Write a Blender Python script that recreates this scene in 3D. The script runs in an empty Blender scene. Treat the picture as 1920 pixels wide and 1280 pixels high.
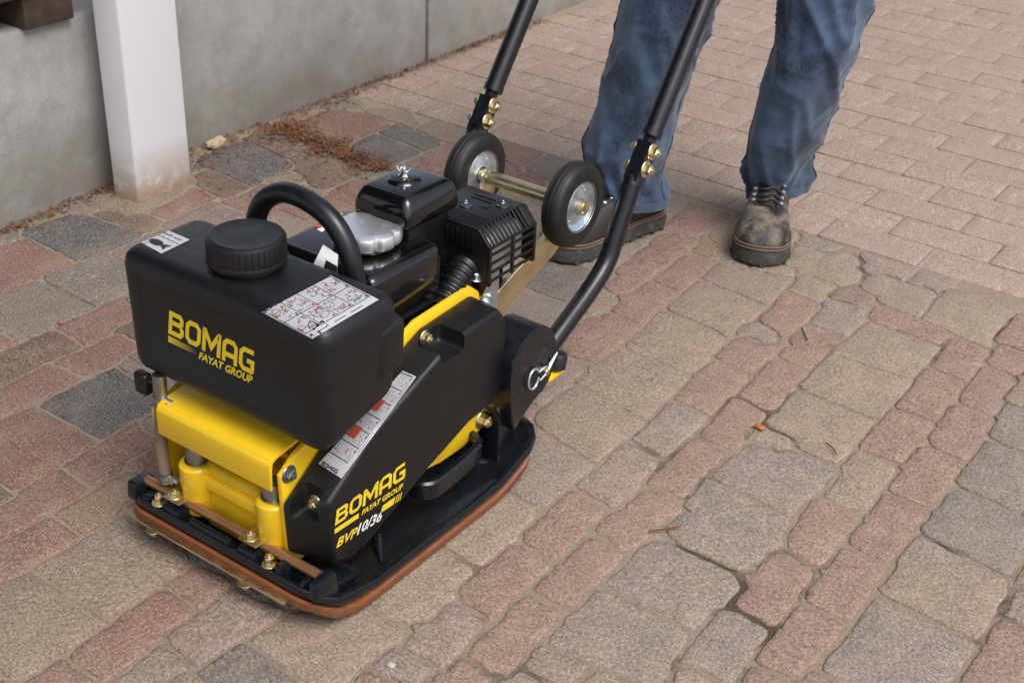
import bpy, bmesh, math, random
import numpy as np
from mathutils import Vector, Matrix
from mathutils.bvhtree import BVHTree
random.seed(7); rng = np.random.default_rng(7)
sc = bpy.context.scene
R_ = math.radians

# ---------------------------------------------------------------- camera
FPX, CX, CY = 2517.0, 960.0, 640.0          # focal length and centre, in pixels of the 1920 px photograph
def unit(v): return v / np.linalg.norm(v)
up = -unit(np.array([770.0 - CX, 5000.0 - CY, FPX]))          # vertical vanishing point
fwd = unit(np.array([0, 0, 1.0]) - up * up[2])
right = np.cross(fwd, up)
if right[0] < 0: right = -right
AZ = R_(34.7)
ROT = np.stack([math.cos(AZ) * right - math.sin(AZ) * fwd, math.cos(AZ) * fwd + math.sin(AZ) * right, up])
CAM = np.array([1.01273, -0.88509, 1.10])
def ray(p): return ROT @ np.array([p[0] - CX, p[1] - CY, FPX])
def onZ(p, z=0.0):
    v = ray(p); return CAM + v * ((z - CAM[2]) / v[2])
def onX(p, x):
    v = ray(p); return CAM + v * ((x - CAM[0]) / v[0])
def onY(p, y):
    v = ray(p); return CAM + v * ((y - CAM[1]) / v[1])

cam = bpy.data.cameras.new('camera'); camo = bpy.data.objects.new('camera', cam)
sc.collection.objects.link(camo); sc.camera = camo
cam.sensor_width = 36.0; cam.lens = 36.0 * FPX / 1920.0
cam.clip_start = 0.05; cam.clip_end = 500.0
M = Matrix.Identity(4)
for i in range(3):
    M[i][0] = ROT[i, 0]; M[i][1] = -ROT[i, 1]; M[i][2] = -ROT[i, 2]; M[i][3] = CAM[i]
camo.matrix_world = M
cam.dof.use_dof = True; cam.dof.focus_distance = 1.58; cam.dof.aperture_fstop = 16.0

# ---------------------------------------------------------------- light
SUN_EL, SUN_AZ = R_(56), R_(-18)             # azimuth measured from +X towards +Y
w = bpy.data.worlds.new('World'); sc.world = w; w.use_nodes = True
nt = w.node_tree; bg = nt.nodes['Background']
sky = nt.nodes.new('ShaderNodeTexSky'); sky.sky_type = 'NISHITA'; sky.sun_disc = False
sky.sun_elevation = SUN_EL; sky.sun_rotation = R_(90) - SUN_AZ
sky.dust_density = 4.0; sky.ozone_density = 0.6; sky.air_density = 0.8
hs = nt.nodes.new('ShaderNodeHueSaturation'); hs.inputs['Saturation'].default_value = 0.58   # bright haze / thin cloud
nt.links.new(sky.outputs[0], hs.inputs['Color']); nt.links.new(hs.outputs[0], bg.inputs['Color'])
bg.inputs['Strength'].default_value = 0.14
sl = bpy.data.lights.new('sun', 'SUN'); sl.energy = 1.3; sl.angle = R_(34); sl.color = (1, 0.97, 0.925)
so = bpy.data.objects.new('sun', sl); sc.collection.objects.link(so)
sd = Vector((math.cos(SUN_EL) * math.cos(SUN_AZ), math.cos(SUN_EL) * math.sin(SUN_AZ), math.sin(SUN_EL)))
so.rotation_euler = sd.to_track_quat('Z', 'Y').to_euler(); so.location = (3, -1, 5)
sc.view_settings.view_transform = 'Standard'; sc.view_settings.look = 'None'
sc.view_settings.exposure = 0.50; sc.view_settings.gamma = 1.0; sc.view_settings.use_curve_mapping = False

# ---------------------------------------------------------------- materials
MAT = {}
class NG:
    def __init__(s, name):
        m = bpy.data.materials.new(name); m.use_nodes = True; s.m = m; s.t = m.node_tree
        s.b = s.t.nodes['Principled BSDF']; MAT[name] = m
        s.pos = s.t.nodes.new('ShaderNodeNewGeometry').outputs['Position']
    def n(s, typ, **k):
        x = s.t.nodes.new(typ)
        for a, v in k.items(): setattr(x, a, v)
        return x
    def set(s, sock, v):
        if hasattr(v, 'links') or hasattr(v, 'is_output'): s.t.links.new(v, sock)
        else: sock.default_value = v
    def noise(s, scale, detail=4, rough=.55, vec=None, dist=0):
        x = s.n('ShaderNodeTexNoise'); x.inputs['Scale'].default_value = scale
        x.inputs['Detail'].default_value = detail; x.inputs['Roughness'].default_value = rough
        x.inputs['Distortion'].default_value = dist
        s.t.links.new(vec if vec is not None else s.pos, x.inputs['Vector']); return x.outputs['Fac']
    def vor(s, scale, feature='F1', out='Distance', vec=None):
        x = s.n('ShaderNodeTexVoronoi', feature=feature); x.inputs['Scale'].default_value = scale
        s.t.links.new(vec if vec is not None else s.pos, x.inputs['Vector']); return x.outputs[out]
    def ramp(s, f, stops):
        x = s.n('ShaderNodeValToRGB'); e = x.color_ramp.elements
        while len(e) > 1: e.remove(e[-1])
        for i, (p, c) in enumerate(stops):
            q = e[0] if i == 0 else e.new(p); q.position = p
            q.color = (c, c, c, 1) if not hasattr(c, '__len__') else (*c, 1)
        s.set(x.inputs['Fac'], f); return x.outputs['Color']
    def mix(s, f, a, b, mode='MIX'):
        x = s.n('ShaderNodeMix', data_type='RGBA', blend_type=mode)
        s.set(x.inputs[0], f)
        for sock, v in ((x.inputs[6], a), (x.inputs[7], b)):
            if isinstance(v, tuple): sock.default_value = (*v[:3], 1)
            else: s.t.links.new(v, sock)
        return x.outputs[2]
    def math(s, op, a, b=0.0):
        x = s.n('ShaderNodeMath', operation=op); s.set(x.inputs[0], a); s.set(x.inputs[1], b); return x.outputs[0]
    def mapr(s, f, a, b, c=0., d=1.):
        x = s.n('ShaderNodeMapRange'); s.set(x.inputs[0], f)
        for i, v in enumerate((a, b, c, d)): x.inputs[i + 1].default_value = v
        return x.outputs[0]
    def sep(s, v=None):
        x = s.n('ShaderNodeSeparateXYZ'); s.t.links.new(v if v is not None else s.pos, x.inputs[0]); return x.outputs
    def rnd(s): return s.n('ShaderNodeObjectInfo').outputs['Random']
    def bump(s, h, dist, strength=1.0):
        x = s.n('ShaderNodeBump'); x.inputs['Distance'].default_value = dist; x.inputs['Strength'].default_value = strength
        s.t.links.new(h, x.inputs['Height']); s.t.links.new(x.outputs[0], s.b.inputs['Normal']); return x
    def out(s, col=None, rough=None, metal=0.0, **k):
        if col is not None:
            if isinstance(col, tuple): s.b.inputs['Base Color'].default_value = (*col[:3], 1)
            else: s.t.links.new(col, s.b.inputs['Base Color'])
        if rough is not None: s.set(s.b.inputs['Roughness'], rough)
        s.b.inputs['Metallic'].default_value = metal
        for a, v in k.items(): s.b.inputs[a.replace('_', ' ')].default_value = v
        return s.m

def plain(name, col, rough=.5, metal=0., wear=.12, bump=0., bscale=900, dust=0.0, **k):
    g = NG(name)
    n = g.noise(35, 5, .6)
    c = g.mix(g.mapr(n, .3, .7), tuple(x * (1 - wear) for x in col), tuple(min(1, x * (1 + wear)) for x in col))
    if dust: c = g.mix(g.mapr(g.noise(60, 6, .7), .52, .75, 0, dust), c, (.30, .25, .20))
    r = g.mapr(g.noise(80, 4), .3, .7, max(0, rough - .06), min(1, rough + .07))
    g.out(c, r, metal, **k)
    if bump: g.bump(g.noise(bscale, 3, .6), bump)
    return g.m

plain('tank_plastic', (.0050, .0055, .0068), .42, bump=.00014, bscale=1400)
plain('cap_plastic', (.005, .005, .005), .42, bump=.00008)
plain('cover_plastic', (.0042, .0045, .0054), .46, bump=.00012, bscale=1400)
plain('engine_gloss', (.004, .004, .0045), .14, wear=.05, Coat_Weight=.4, Coat_Roughness=.04)
plain('engine_satin', (.004, .004, .0045), .36, bump=.0001)
plain('plate_paint', (.0058, .0075, .0115), .25, bump=.0001, bscale=300, dust=.012)
plain('tube_paint', (.0055, .0070, .0105), .26, bump=.00006, dust=.02)
plain('rubber', (.007, .0067, .0065), .55, bump=.0001, dust=.06)
plain('hoop_rubber', (.006, .0072, .010), .33, bump=.00005)
plain('yellow_paint', (.80, .515, .016), .34, wear=.05, bump=.00012, bscale=350)
plain('print_yellow', (.74, .56, .025), .42, wear=.04)
plain('print_black', (.012, .012, .012), .5)
plain('print_red', (.42, .07, .05), .5)
plain('print_blue', (.02, .22, .60), .45)
plain('print_white', (.75, .75, .76), .4, wear=.03)
plain('sticker_silver', (.43, .43, .46), .38, wear=.04)
plain('zinc', (.66, .75, .84), .33, .95)
plain('chrome', (.74, .75, .76), .16, 1.0, wear=.04)
plain('aluminium', (.90, .90, .91), .38, .92, wear=.04)
plain('gold_zinc', (.70, .61, .38), .33, 1.0, wear=.18)
plain('steel', (.34, .33, .32), .38, 1.0)
plain('muffler_steel', (.42, .42, .42), .5, .6)
plain('copper', (.42, .22, .11), .38, .75, wear=.25, dust=.15)
plain('mat_urethane', (.19, .066, .026), .40, wear=.2, dust=.18)
plain('hose_plastic', (.30, .22, .16), .22, Transmission_Weight=.45, IOR=1.4)
plain('wood_old', (.045, .028, .020), .85, wear=.4, bump=.002, bscale=90)
plain('leather', (.028, .022, .019), .55, bump=.0006, bscale=160)
plain('sole_rubber', (.040, .038, .036), .8, bump=.0006, bscale=220, dust=.4)
plain('stitch', (.15, .10, .068), .7)
plain('denim_dark', (.010, .022, .055), .9)
plain('skin', (.50, .30, .21), .5)
plain('hair', (.05, .03, .02), .6, bump=.002, bscale=300)
plain('jacket_cloth', (.035, .045, .06), .85, bump=.0006, bscale=700)
plain('leaf_brown', (.15, .065, .028), .8, wear=.4)
plain('leaf_orange', (.33, .11, .03), .6, wear=.3)
plain('pebble', (.42, .38, .34), .7)
plain('lump_stone', (.42, .33, .22), .85, wear=.3, bump=.003, bscale=60)

# boots: dust on the toe cap
g = NG('boot_leather')
dn = g.noise(28, 6, .65)
c = g.mix(g.mapr(dn, .42, .62), (.020, .018, .017), (.19, .155, .115)); 
g.out(c, g.mapr(dn, .4, .65, .42, .85)); g.bump(g.noise(170, 4), .0007)
# denim: twill threads, faded patches
g = NG('denim')
mp = g.n('ShaderNodeMapping'); g.t.links.new(g.pos, mp.inputs['Vector']); mp.inputs['Scale'].default_value = (620, 620, 90)
tw = g.noise(1, 2, .5, vec=mp.outputs[0])
mp2 = g.n('ShaderNodeMapping'); g.t.links.new(g.pos, mp2.inputs['Vector']); mp2.inputs['Scale'].default_value = (90, 90, 700)
tw2 = g.noise(1, 2, .5, vec=mp2.outputs[0])
fade = g.mapr(g.noise(10, 6, .62, dist=.6), .42, .62)
c = g.mix(fade, (.005, .013, .040), (.052, .098, .180))
c = g.mix(g.mapr(tw, .38, .7, 0, .5), c, (.075, .125, .195))
c = g.mix(g.mapr(tw2, .55, .75, 0, .5), c, (.012, .022, .05))
g.out(c, .88); g.b.inputs['Sheen Weight'].default_value = .25; g.bump(g.math('ADD', tw, tw2), .0005)
# cast concrete wall
g = NG('concrete')
z = g.sep()[2]
big = g.noise(3.2, 6, .6); fine = g.noise(190, 4, .7)
mps = g.n('ShaderNodeMapping'); g.t.links.new(g.pos, mps.inputs['Vector']); mps.inputs['Scale'].default_value = (14, 14, 1.6)
c = g.mix(g.mapr(big, .36, .64), (.235, .232, .222), (.375, .375, .37))
c = g.mix(g.mapr(g.noise(15, 7, .75), .47, .68, 0, .6), c, (.225, .205, .178))
c = g.mix(g.mapr(g.noise(42, 5, .7), .60, .74, 0, .5), c, (.44, .43, .41))
c = g.mix(g.mapr(g.noise(1, 4, .6, vec=mps.outputs[0]), .5, .75, 0, .35), c, (.27, .24, .205))
c = g.mix(g.mapr(fine, .3, .75, 0, .35), c, (.23, .22, .205))
c = g.mix(g.mapr(g.vor(70), .0, .16, .55, 0), c, (.16, .15, .14))
stain = g.math('MULTIPLY', g.mapr(z, .0, .16, 1, 0), g.mapr(g.noise(11, 5, .65), .35, .62))
c = g.mix(g.math('MULTIPLY', stain, .6), c, (.20, .155, .105))
g.out(c, .88); g.bump(g.math('ADD', fine, g.math('MULTIPLY', g.noise(30, 5), 1.5)), .0012)
# white painted post, rusty dirt splashed at its foot
g = NG('white_paint')
z = g.sep()[2]
dirt = g.math('MULTIPLY', g.mapr(z, .0, .11, 1, 0), g.mapr(g.noise(24, 6, .7), .28, .50))
c = g.mix(g.math('MULTIPLY', dirt, .95), (.70, .71, .74), (.34, .24, .145))
c = g.mix(g.mapr(g.noise(45, 5, .7), .66, .8, 0, .4), c, (.5, .42, .34))
c = g.mix(g.mapr(z, .0, .03, .65, 0), c, (.33, .25, .17))
g.out(c, .42); g.bump(g.noise(60, 4), .0005)

def stone(name, base, alt, speck=.85, pale=.42, dark=1.0, dusty=.74, bloom=.75):
    g = NG(name); k_ = .64 if name.startswith('stone') else 1.0
    base = tuple(x * k_ for x in base); alt = tuple(x * k_ for x in alt)
    c = g.mix(g.rnd(), base, alt)
    blot = g.noise(14, 6, .65)
    c = g.mix(g.mapr(blot, .36, .62, 0, .6), c, tuple((a * .55 + b * .45) * .72 for a, b in zip(base, (.26, .21, .16))))
    gr = g.noise(230, 3, .85); gr2 = g.noise(470, 2, .85)
    c = g.mix(g.mapr(gr, .53, .66, 0, speck), c, tuple(x * .28 for x in base))
    c = g.mix(g.mapr(gr, .47, .34, 0, speck), c, tuple(min(1, x * 1.65 + .05) for x in base))
    c = g.mix(g.mapr(gr2, .55, .68, 0, speck * .9), c, tuple(x * .30 for x in base))
    c = g.mix(g.mapr(gr2, .45, .34, 0, speck * .8), c, (.55, .49, .44))
    c = g.mix(g.mapr(g.vor(120), .05, .15, .6 * dark, 0), c, tuple(x * .20 for x in base))          # dark grains
    c = g.mix(g.mapr(g.vor(88), .03, .075, .9, 0), c, (.66, .59, .52))                              # pale grit
    sandy = g.math('MULTIPLY', g.mapr(g.noise(10, 6, .7), .46, .64), pale)                          # sand trodden in
    c = g.mix(sandy, c, g.mix(g.mapr(gr2, .35, .65), (.40, .320, .240), (.20, .155, .11)))
    mp = g.n('ShaderNodeMapping'); g.t.links.new(g.pos, mp.inputs['Vector']); mp.inputs['Scale'].default_value = (42, 9, 10)
    sc_ = g.math('MULTIPLY', g.mapr(g.noise(1, 6, .8, vec=mp.outputs[0]),   .60 - .05 * (bloom > .9), .74, 0, bloom), g.mapr(g.noise(260, 2, .7), .42, .58))
    c = g.mix(sc_, c, (.66, .61, .58))                                                              # lime bloom, scuffs
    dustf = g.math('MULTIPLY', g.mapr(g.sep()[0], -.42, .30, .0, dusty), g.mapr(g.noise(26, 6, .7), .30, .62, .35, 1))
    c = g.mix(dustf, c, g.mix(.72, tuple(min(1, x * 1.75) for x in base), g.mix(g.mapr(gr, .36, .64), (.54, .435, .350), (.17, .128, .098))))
    g.out(c, .88, Specular_IOR_Level=.25)
    h = g.math('ADD', g.math('MULTIPLY', gr, 1.0), g.math('MULTIPLY', g.noise(55, 6, .65), 2.2))
    g.bump(h, .0022)
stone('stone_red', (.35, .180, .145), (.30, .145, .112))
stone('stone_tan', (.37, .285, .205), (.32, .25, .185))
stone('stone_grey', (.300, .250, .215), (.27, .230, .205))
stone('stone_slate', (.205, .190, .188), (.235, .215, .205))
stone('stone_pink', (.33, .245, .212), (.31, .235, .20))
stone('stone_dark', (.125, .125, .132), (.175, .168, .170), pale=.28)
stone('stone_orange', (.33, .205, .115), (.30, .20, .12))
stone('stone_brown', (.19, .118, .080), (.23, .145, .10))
stone('block_pinkish', (.39, .285, .228), (.325, .24, .198), speck=1.0, pale=.35, dusty=.30, bloom=1.0)
g = NG('joint_sand')
gr = g.noise(500, 3, .75)
c = g.mix(g.mapr(gr, .35, .68), (.44, .355, .270), (.23, .180, .130))
dk = g.mapr(g.noise(4.2, 5, .65), .52, .60)
xs = g.sep(); dk = g.math('MULTIPLY', dk, g.mapr(xs[0], .1, .40, .15, 1))
c = g.mix(dk, c, g.mix(g.mapr(gr, .3, .7), (.060, .048, .033), (.15, .12, .085)))
c = g.mix(g.math('MULTIPLY', dk, g.mapr(g.noise(22, 5), .60, .70, 0, .8)), c, (.055, .06, .02))
g.out(c, .95, Specular_IOR_Level=.2); g.bump(g.math('ADD', gr, g.noise(120, 4)), .003)

# ---------------------------------------------------------------- mesh helpers
def finish(name, bm, mat, parent=None, smooth=35, kind=None):
    bmesh.ops.remove_doubles(bm, verts=bm.verts[:], dist=1e-7)
    bmesh.ops.recalc_face_normals(bm, faces=bm.faces[:])
    me = bpy.data.meshes.new(name); bm.to_mesh(me); bm.free()
    return link(name, me, mat, parent, smooth, kind)
def link(name, me, mat, parent=None, smooth=35, kind=None):
    if mat: me.materials.append(MAT[mat])
    if smooth:
        me.polygons.foreach_set('use_smooth', [True] * len(me.polygons)); me.set_sharp_from_angle(angle=R_(smooth))
    o = bpy.data.objects.new(name, me); sc.collection.objects.link(o)
    if parent is not None:
        o.parent = parent
        if parent.type == 'EMPTY': o.matrix_parent_inverse = Matrix.Translation(-parent.location)
    if kind: o['kind'] = kind
    return o
def empty(name, loc, label, cat):
    o = bpy.data.objects.new(name, None); o.location = loc; o.empty_display_size = .05
    sc.collection.objects.link(o); o['label'] = label; o['category'] = cat; return o
def tag(o, label, cat, group=None):
    o['label'] = label; o['category'] = cat
    if group: o['group'] = group
    return o
def bevel(bm, edges, off, seg=2):
    bmesh.ops.bevel(bm, geom=list(edges), offset=off, segments=seg, profile=.5, affect='EDGES', clamp_overlap=True)
def add_box(bm, x0, x1, y0, y1, z0, z1, bev=0., seg=2):
    vs = [bm.verts.new(p) for p in [(x0,y0,z0),(x1,y0,z0),(x1,y1,z0),(x0,y1,z0),(x0,y0,z1),(x1,y0,z1),(x1,y1,z1),(x0,y1,z1)]]
    fs = [bm.faces.new([vs[i] for i in q]) for q in [(3,2,1,0),(4,5,6,7),(0,1,5,4),(1,2,6,5),(2,3,7,6),(3,0,4,7)]]
    if bev: bevel(bm, {e for f in fs for e in f.edges}, bev, seg)
    return fs
def add_loft(bm, rings, cap=True, closed=True):
    rv = [[bm.verts.new(p) for p in r] for r in rings]; n = len(rings[0])
    for a, b in zip(rv, rv[1:]):
        for i in range(n if closed else n - 1):
            j = (i + 1) % n; bm.faces.new((a[i], a[j], b[j], b[i]))
    if cap:
        bm.faces.new(rv[0][::-1]); bm.faces.new(rv[-1])
    return rv
def add_prism(bm, poly, axis, a, b, bev=0., seg=2):
    """poly: 2-D points; axis 'x': (y,z), 'y': (x,z), 'z': (x,y); extruded a..b"""
    P3 = {'x': lambda p, t: (t, p[0], p[1]), 'y': lambda p, t: (p[0], t, p[1]), 'z': lambda p, t: (p[0], p[1], t)}[axis]
    n0 = len(bm.faces)
    add_loft(bm, [[P3(p, a) for p in poly], [P3(p, b) for p in poly]])
    if bev:
        bm.faces.ensure_lookup_table(); fs = bm.faces[n0:]
        bevel(bm, {e for f in fs for e in f.edges}, bev, seg)
def frame_of(d):
    d = Vector(d).normalized(); a = Vector((0, 0, 1)) if abs(d.z) < .9 else Vector((1, 0, 0))
    u = d.cross(a).normalized(); return u, d.cross(u).normalized(), d
def add_tube(bm, pts, r, n=12, cap=True):
    pts = [Vector(p) for p in pts]; rs = r if hasattr(r, '__len__') else [r] * len(pts)
    rings = []; u = None
    for i, p in enumerate(pts):
        d = (pts[min(i + 1, len(pts) - 1)] - pts[max(i - 1, 0)]).normalized()
        if u is None: u = frame_of(d)[0]
        u = (u - d * u.dot(d)).normalized(); v = d.cross(u)
        rings.append([p + (u * math.cos(2 * math.pi * k / n) + v * math.sin(2 * math.pi * k / n)) * rs[i] for k in range(n)])
    add_loft(bm, rings, cap)
def add_lathe(bm, prof, base, axis, n=32, a0=0., lobes=None, cap=True):
    """prof: (radius, height along axis)"""
    u, v, d = frame_of(axis); base = Vector(base); rings = []
    for (r, h) in prof:
        ring = []
        for k in range(n):
            a = a0 + 2 * math.pi * k / n; rr = r * (lobes(a, r, h) if lobes else 1)
            ring.append(base + d * h + (u * math.cos(a) + v * math.sin(a)) * rr)
        rings.append(ring)
    if not cap: rings.append(rings[0])
    add_loft(bm, rings, cap)
def smooth_path(pts, n=6):
    pts = [Vector(p) for p in pts]; out = []
    P = [pts[0] * 2 - pts[1]] + pts + [pts[-1] * 2 - pts[-2]]
    for i in range(1, len(P) - 2):
        for k in range(n):
            t = k / n; a, b, c, d = P[i-1], P[i], P[i+1], P[i+2]
            out.append(.5 * ((2*b) + (c-a)*t + (2*a-5*b+4*c-d)*t*t + (3*b-a-3*c+d)*t**3))
    out.append(pts[-1]); return out
def part(name, mat, parent, fn, smooth=35):
    bm = bmesh.new(); fn(bm); return finish(name, bm, mat, parent, smooth)
def box_part(name, mat, parent, b, bev=.003, seg=2):
    return part(name, mat, parent, lambda bm: add_box(bm, *b, bev, seg))
def hexbolt(parent, p, axis, r=.006, h=.005, mat='gold_zinc', washer=True, name='bolt'):
    def fn(bm):
        if washer: add_lathe(bm, [(r*1.55, 0), (r*1.6, .0006), (r*1.5, .0016)], p, axis, 20)
        q = Vector(p) + Vector(axis).normalized() * (.0017 if washer else 0)
        add_lathe(bm, [(r, 0), (r, h*.8), (r*.82, h)], q, axis, 6)
        add_lathe(bm, [(r*.5, 0), (r*.5, .002), (r*.3, .0026)], q + Vector(axis).normalized() * (h + .0002), axis, 12)
    return part(name, mat, parent, fn, 25)
def cut(o, cutters):
    """boolean difference, applied"""
    for bm in cutters:
        c = finish('cutter', bm, None, None, 0)
        md = o.modifiers.new('b', 'BOOLEAN'); md.operation = 'DIFFERENCE'; md.solver = 'EXACT'; md.object = c
        dg = bpy.context.evaluated_depsgraph_get(); me = bpy.data.meshes.new_from_object(o.evaluated_get(dg))
        o.modifiers.clear(); old = o.data; o.data = me; bpy.data.meshes.remove(old); bpy.data.objects.remove(c)
    me.polygons.foreach_set('use_smooth', [True] * len(me.polygons)); me.set_sharp_from_angle(angle=R_(35))
    return o
# ---------------------------------------------------------------- ground and paving
bm = bmesh.new()
S = 60
vs = [bm.verts.new(p) for p in [(-S, -S, -.0030), (S, -S, -.0030), (S, S, -.0030), (-S, S, -.0030)]]; bm.faces.new(vs)
ground = finish('ground', bm, 'joint_sand', None, 0, 'structure')
pavement = empty('pavement', (0, 0, 0), 'old pavement of uneven red, tan and grey stones', 'pavement')
del pavement['category'], pavement['label']; pavement['kind'] = 'structure'

# corners of the stones read off the photograph (pixels), laid on the ground plane
QUADS = """
r 851 1107 957 1018 1012 1060 912 1155
r 880 1227 990 1120 1042 1147 950 1268
r 975 1000 1070 920 1127 952 1040 1042
r 1010 1100 1110 1012 1167 1040 1067 1135
r 1128 985 1235 920 1285 955 1170 1025
p 1085 905 1175 828 1232 860 1143 948
r 1222 900 1305 825 1347 845 1280 930
g 1187 820 1257 752 1322 782 1238 850
t 1085 715 1165 655 1285 705 1213 783
t 1015 770 1083 727 1208 790 1115 862
g 930 905 1000 815 1108 868 1012 948
t 822 1012 928 910 1008 955 912 1065
t 722 1132 815 1022 902 1075 806 1158
p 762 1213 835 1122 902 1158 830 1245
t 482 1198 625 1125 752 1190 600 1300
d 380 1262 455 1208 560 1285 470 1370
r 660 1290 695 1252 750 1285 700 1350
r 790 1300 860 1240 912 1272 850 1350
g 1025 1205 1118 1105 1290 1180 1230 1285
g 1143 1085 1215 1015 1390 1095 1295 1180
g 1245 985 1325 900 1475 975 1405 1060
g 1340 890 1410 825 1560 880 1480 960
t 1440 790 1495 735 1630 785 1560 855
t 1500 720 1565 665 1705 710 1640 780
r 1265 745 1340 680 1398 705 1330 770
r 1320 810 1375 748 1432 775 1375 842
r 1400 735 1442 677 1512 697 1445 765
r 1350 665 1395 628 1455 650 1410 692
r 1470 660 1492 628 1552 650 1515 687
r 1625 835 1680 770 1752 795 1690 865
r 1690 760 1742 692 1805 712 1755 785
r 1740 818 1782 760 1857 785 1805 855
r 1805 742 1840 690 1905 710 1860 770
r 1752 685 1785 640 1855 655 1810 712
r 1850 672 1885 645 1945 668 1915 702
t 1555 930 1610 850 1680 878 1622 962
r 1665 915 1722 838 1798 865 1748 945
r 1487 998 1525 935 1612 968 1545 1062
r 1590 1012 1655 922 1730 958 1650 1045
r 1385 1125 1445 1038 1530 1072 1455 1175
r 1505 1118 1575 1022 1658 1058 1580 1160
g 1275 1240 1350 1140 1440 1180 1370 1280
r 1415 1235 1490 1130 1572 1165 1500 1268
r 1365 1300 1410 1250 1465 1282 1420 1350
s 1795 900 1852 835 1985 885 1925 955
s 1730 985 1785 918 1935 985 1895 1080
s 1862 810 1890 758 1990 785 1930 840
t 1655 1100 1725 1015 1895 1085 1828 1195
g 1545 1255 1650 1130 1822 1205 1720 1340
r 1800 1290 1880 1160 1970 1200 1890 1330
p 1890 1150 1915 1100 1990 1130 1960 1190
r 1072 650 1135 585 1195 607 1122 670
r 1150 580 1220 525 1262 550 1195 605
r 1143 532 1207 485 1245 497 1178 548
r 1200 477 1270 435 1312 452 1245 497
r 1228 525 1285 477 1330 492 1272 541
o 1290 462 1325 448 1362 465 1345 487
t 1258 575 1312 527 1430 570 1365 628
t 1180 650 1240 585 1355 625 1300 690
p 1325 520 1355 492 1475 520 1432 567
r 1442 590 1478 552 1537 572 1468 626
r 1475 645 1515 612 1570 630 1510 685
g 1525 605 1548 562 1620 575 1582 622
t 1485 540 1512 518 1570 535 1535 562
t 1470 492 1498 460 1620 490 1575 535
p 1625 545 1655 515 1750 545 1712 585
r 1637 592 1647 575 1768 625 1757 642
t 1562 660 1637 615 1760 648 1700 705
t 1745 595 1777 545 1905 580 1852 645
d 50 440 150 402 258 437 146 490
r -60 480 50 446 140 493 0 545
g 78 518 190 468 275 520 180 570
g -40 560 66 526 166 575 36 635
b 180 401 206 395 305 415 262 434
r 300 400 362 358 395 372 315 408
r 110 612 230 560 270 585 158 644
b -40 672 108 622 148 646 -10 722
r 104 678 228 625 262 655 150 703
r -60 765 90 682 146 704 -10 785
r -60 640 0 630 32 640 -30 665
d 76 760 213 689 305 745 188 822
p 225 684 240 672 330 715 300 728
r -50 805 70 762 178 828 20 918
r 122 867 255 788 295 832 168 904
r -60 985 108 880 158 914 0 1004
r -50 1045 93 973 143 1007 -5 1090
o 105 962 255 880 300 905 157 996
t 60 1063 247 957 362 1040 194 1150
t -60 1115 58 1070 190 1162 20 1265
r 138 1232 315 1108 365 1142 195 1278
r 320 1100 380 1062 440 1083 378 1140
p 312 1190 435 1108 505 1150 360 1240
p 205 1282 297 1208 352 1240 255 1320
r 70 1280 121 1243 170 1275 110 1330
t 685 198 760 177 832 207 775 240
t 778 240 842 212 910 232 858 272
r 572 230 640 205 735 235 662 262
d 703 245 745 232 822 270 792 281
d 660 270 700 248 790 280 720 315
r 765 305 842 268 880 290 805 325
o 545 245 580 238 658 268 630 280
b 545 300 610 280 680 320 590 350
r 600 375 680 335 720 350 640 400
d 378 304 465 266 550 307 471 347
b 470 262 515 248 582 277 550 300
b 370 330 395 318 465 350 430 370
r 925 255 950 245 1030 280 970 315
g 985 312 1030 285 1100 310 1050 345
"""
CODE = {'s': 'stone_slate', 'r': 'stone_red', 't': 'stone_tan', 'g': 'stone_grey', 'd': 'stone_dark', 'p': 'stone_pink', 'o': 'stone_orange', 'b': 'stone_brown'}
def inside(px, py, poly):
    c = np.zeros(px.shape, bool); n = len(poly)
    for i in range(n):
        (x1, y1), (x2, y2) = poly[i], poly[(i + 1) % n]
        c ^= ((y1 > py) != (y2 > py)) & (px < (x2 - x1) * (py - y1) / (y2 - y1 + 1e-12) + x1)
    return c
def rings_from(pts, ctr, rnd, tilt, sh, size):
    tx, ty = rnd.uniform(-tilt, tilt), rnd.uniform(-tilt, tilt); dz = rnd.uniform(-.0013, .0010)
    def ring(f, z, jit=0.0):
        r = []
        for p in pts:
            d = p - ctr; L = np.linalg.norm(d); q = ctr + d * max(.05, (L - f) / L)
            r.append((q[0], q[1], z + dz + (q[0] - ctr[0]) * tx + (q[1] - ctr[1]) * ty + rnd.uniform(-jit, jit)))
        return r
    return [ring(0, -.02), ring(.0002, -.0036), ring(.0014 * sh, -.0010 * sh, .0004 * sh), ring(min(.0045, size * .10) * sh, 0.0, .0004 * sh), ring(size * .33, .0003, .0006)]
def block_rings(poly, rnd):
    P = [np.array(p) for p in poly]; ctr = sum(P) / 4; out = []
    for i in range(4):
        a, b, c = P[i-1], P[i], P[(i+1) % 4]; L = np.linalg.norm(c - b)
        out += [b + unit(a - b) * .003, b + unit(c - b) * .003]
        k = max(1, int(L / .03))
        out += [b + (c - b) * q / k for q in range(1, k)]
    pts = [p + np.array([rnd.uniform(-1, 1), rnd.uniform(-1, 1)]) * .0008 for p in out]
    return rings_from(pts, ctr, rnd, .004, .6, .09)
def loft_stone(bm, rings):
    rv = [[bm.verts.new(p) for p in r] for r in rings]
    for a, b in zip(rv, rv[1:]):
        for i in range(len(a)): j = (i + 1) % len(a); bm.faces.new((a[i], a[j], b[j], b[i]))
    bm.faces.new(rv[-1])
rr = random.Random(3)
GX0, GX1, GY0, GY1, GS = -1.06, 1.60, -1.0, 1.390, .005
nx, ny = int((GX1 - GX0) / GS), int((GY1 - GY0) / GS)
occ = np.zeros((nx, ny), bool)
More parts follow.
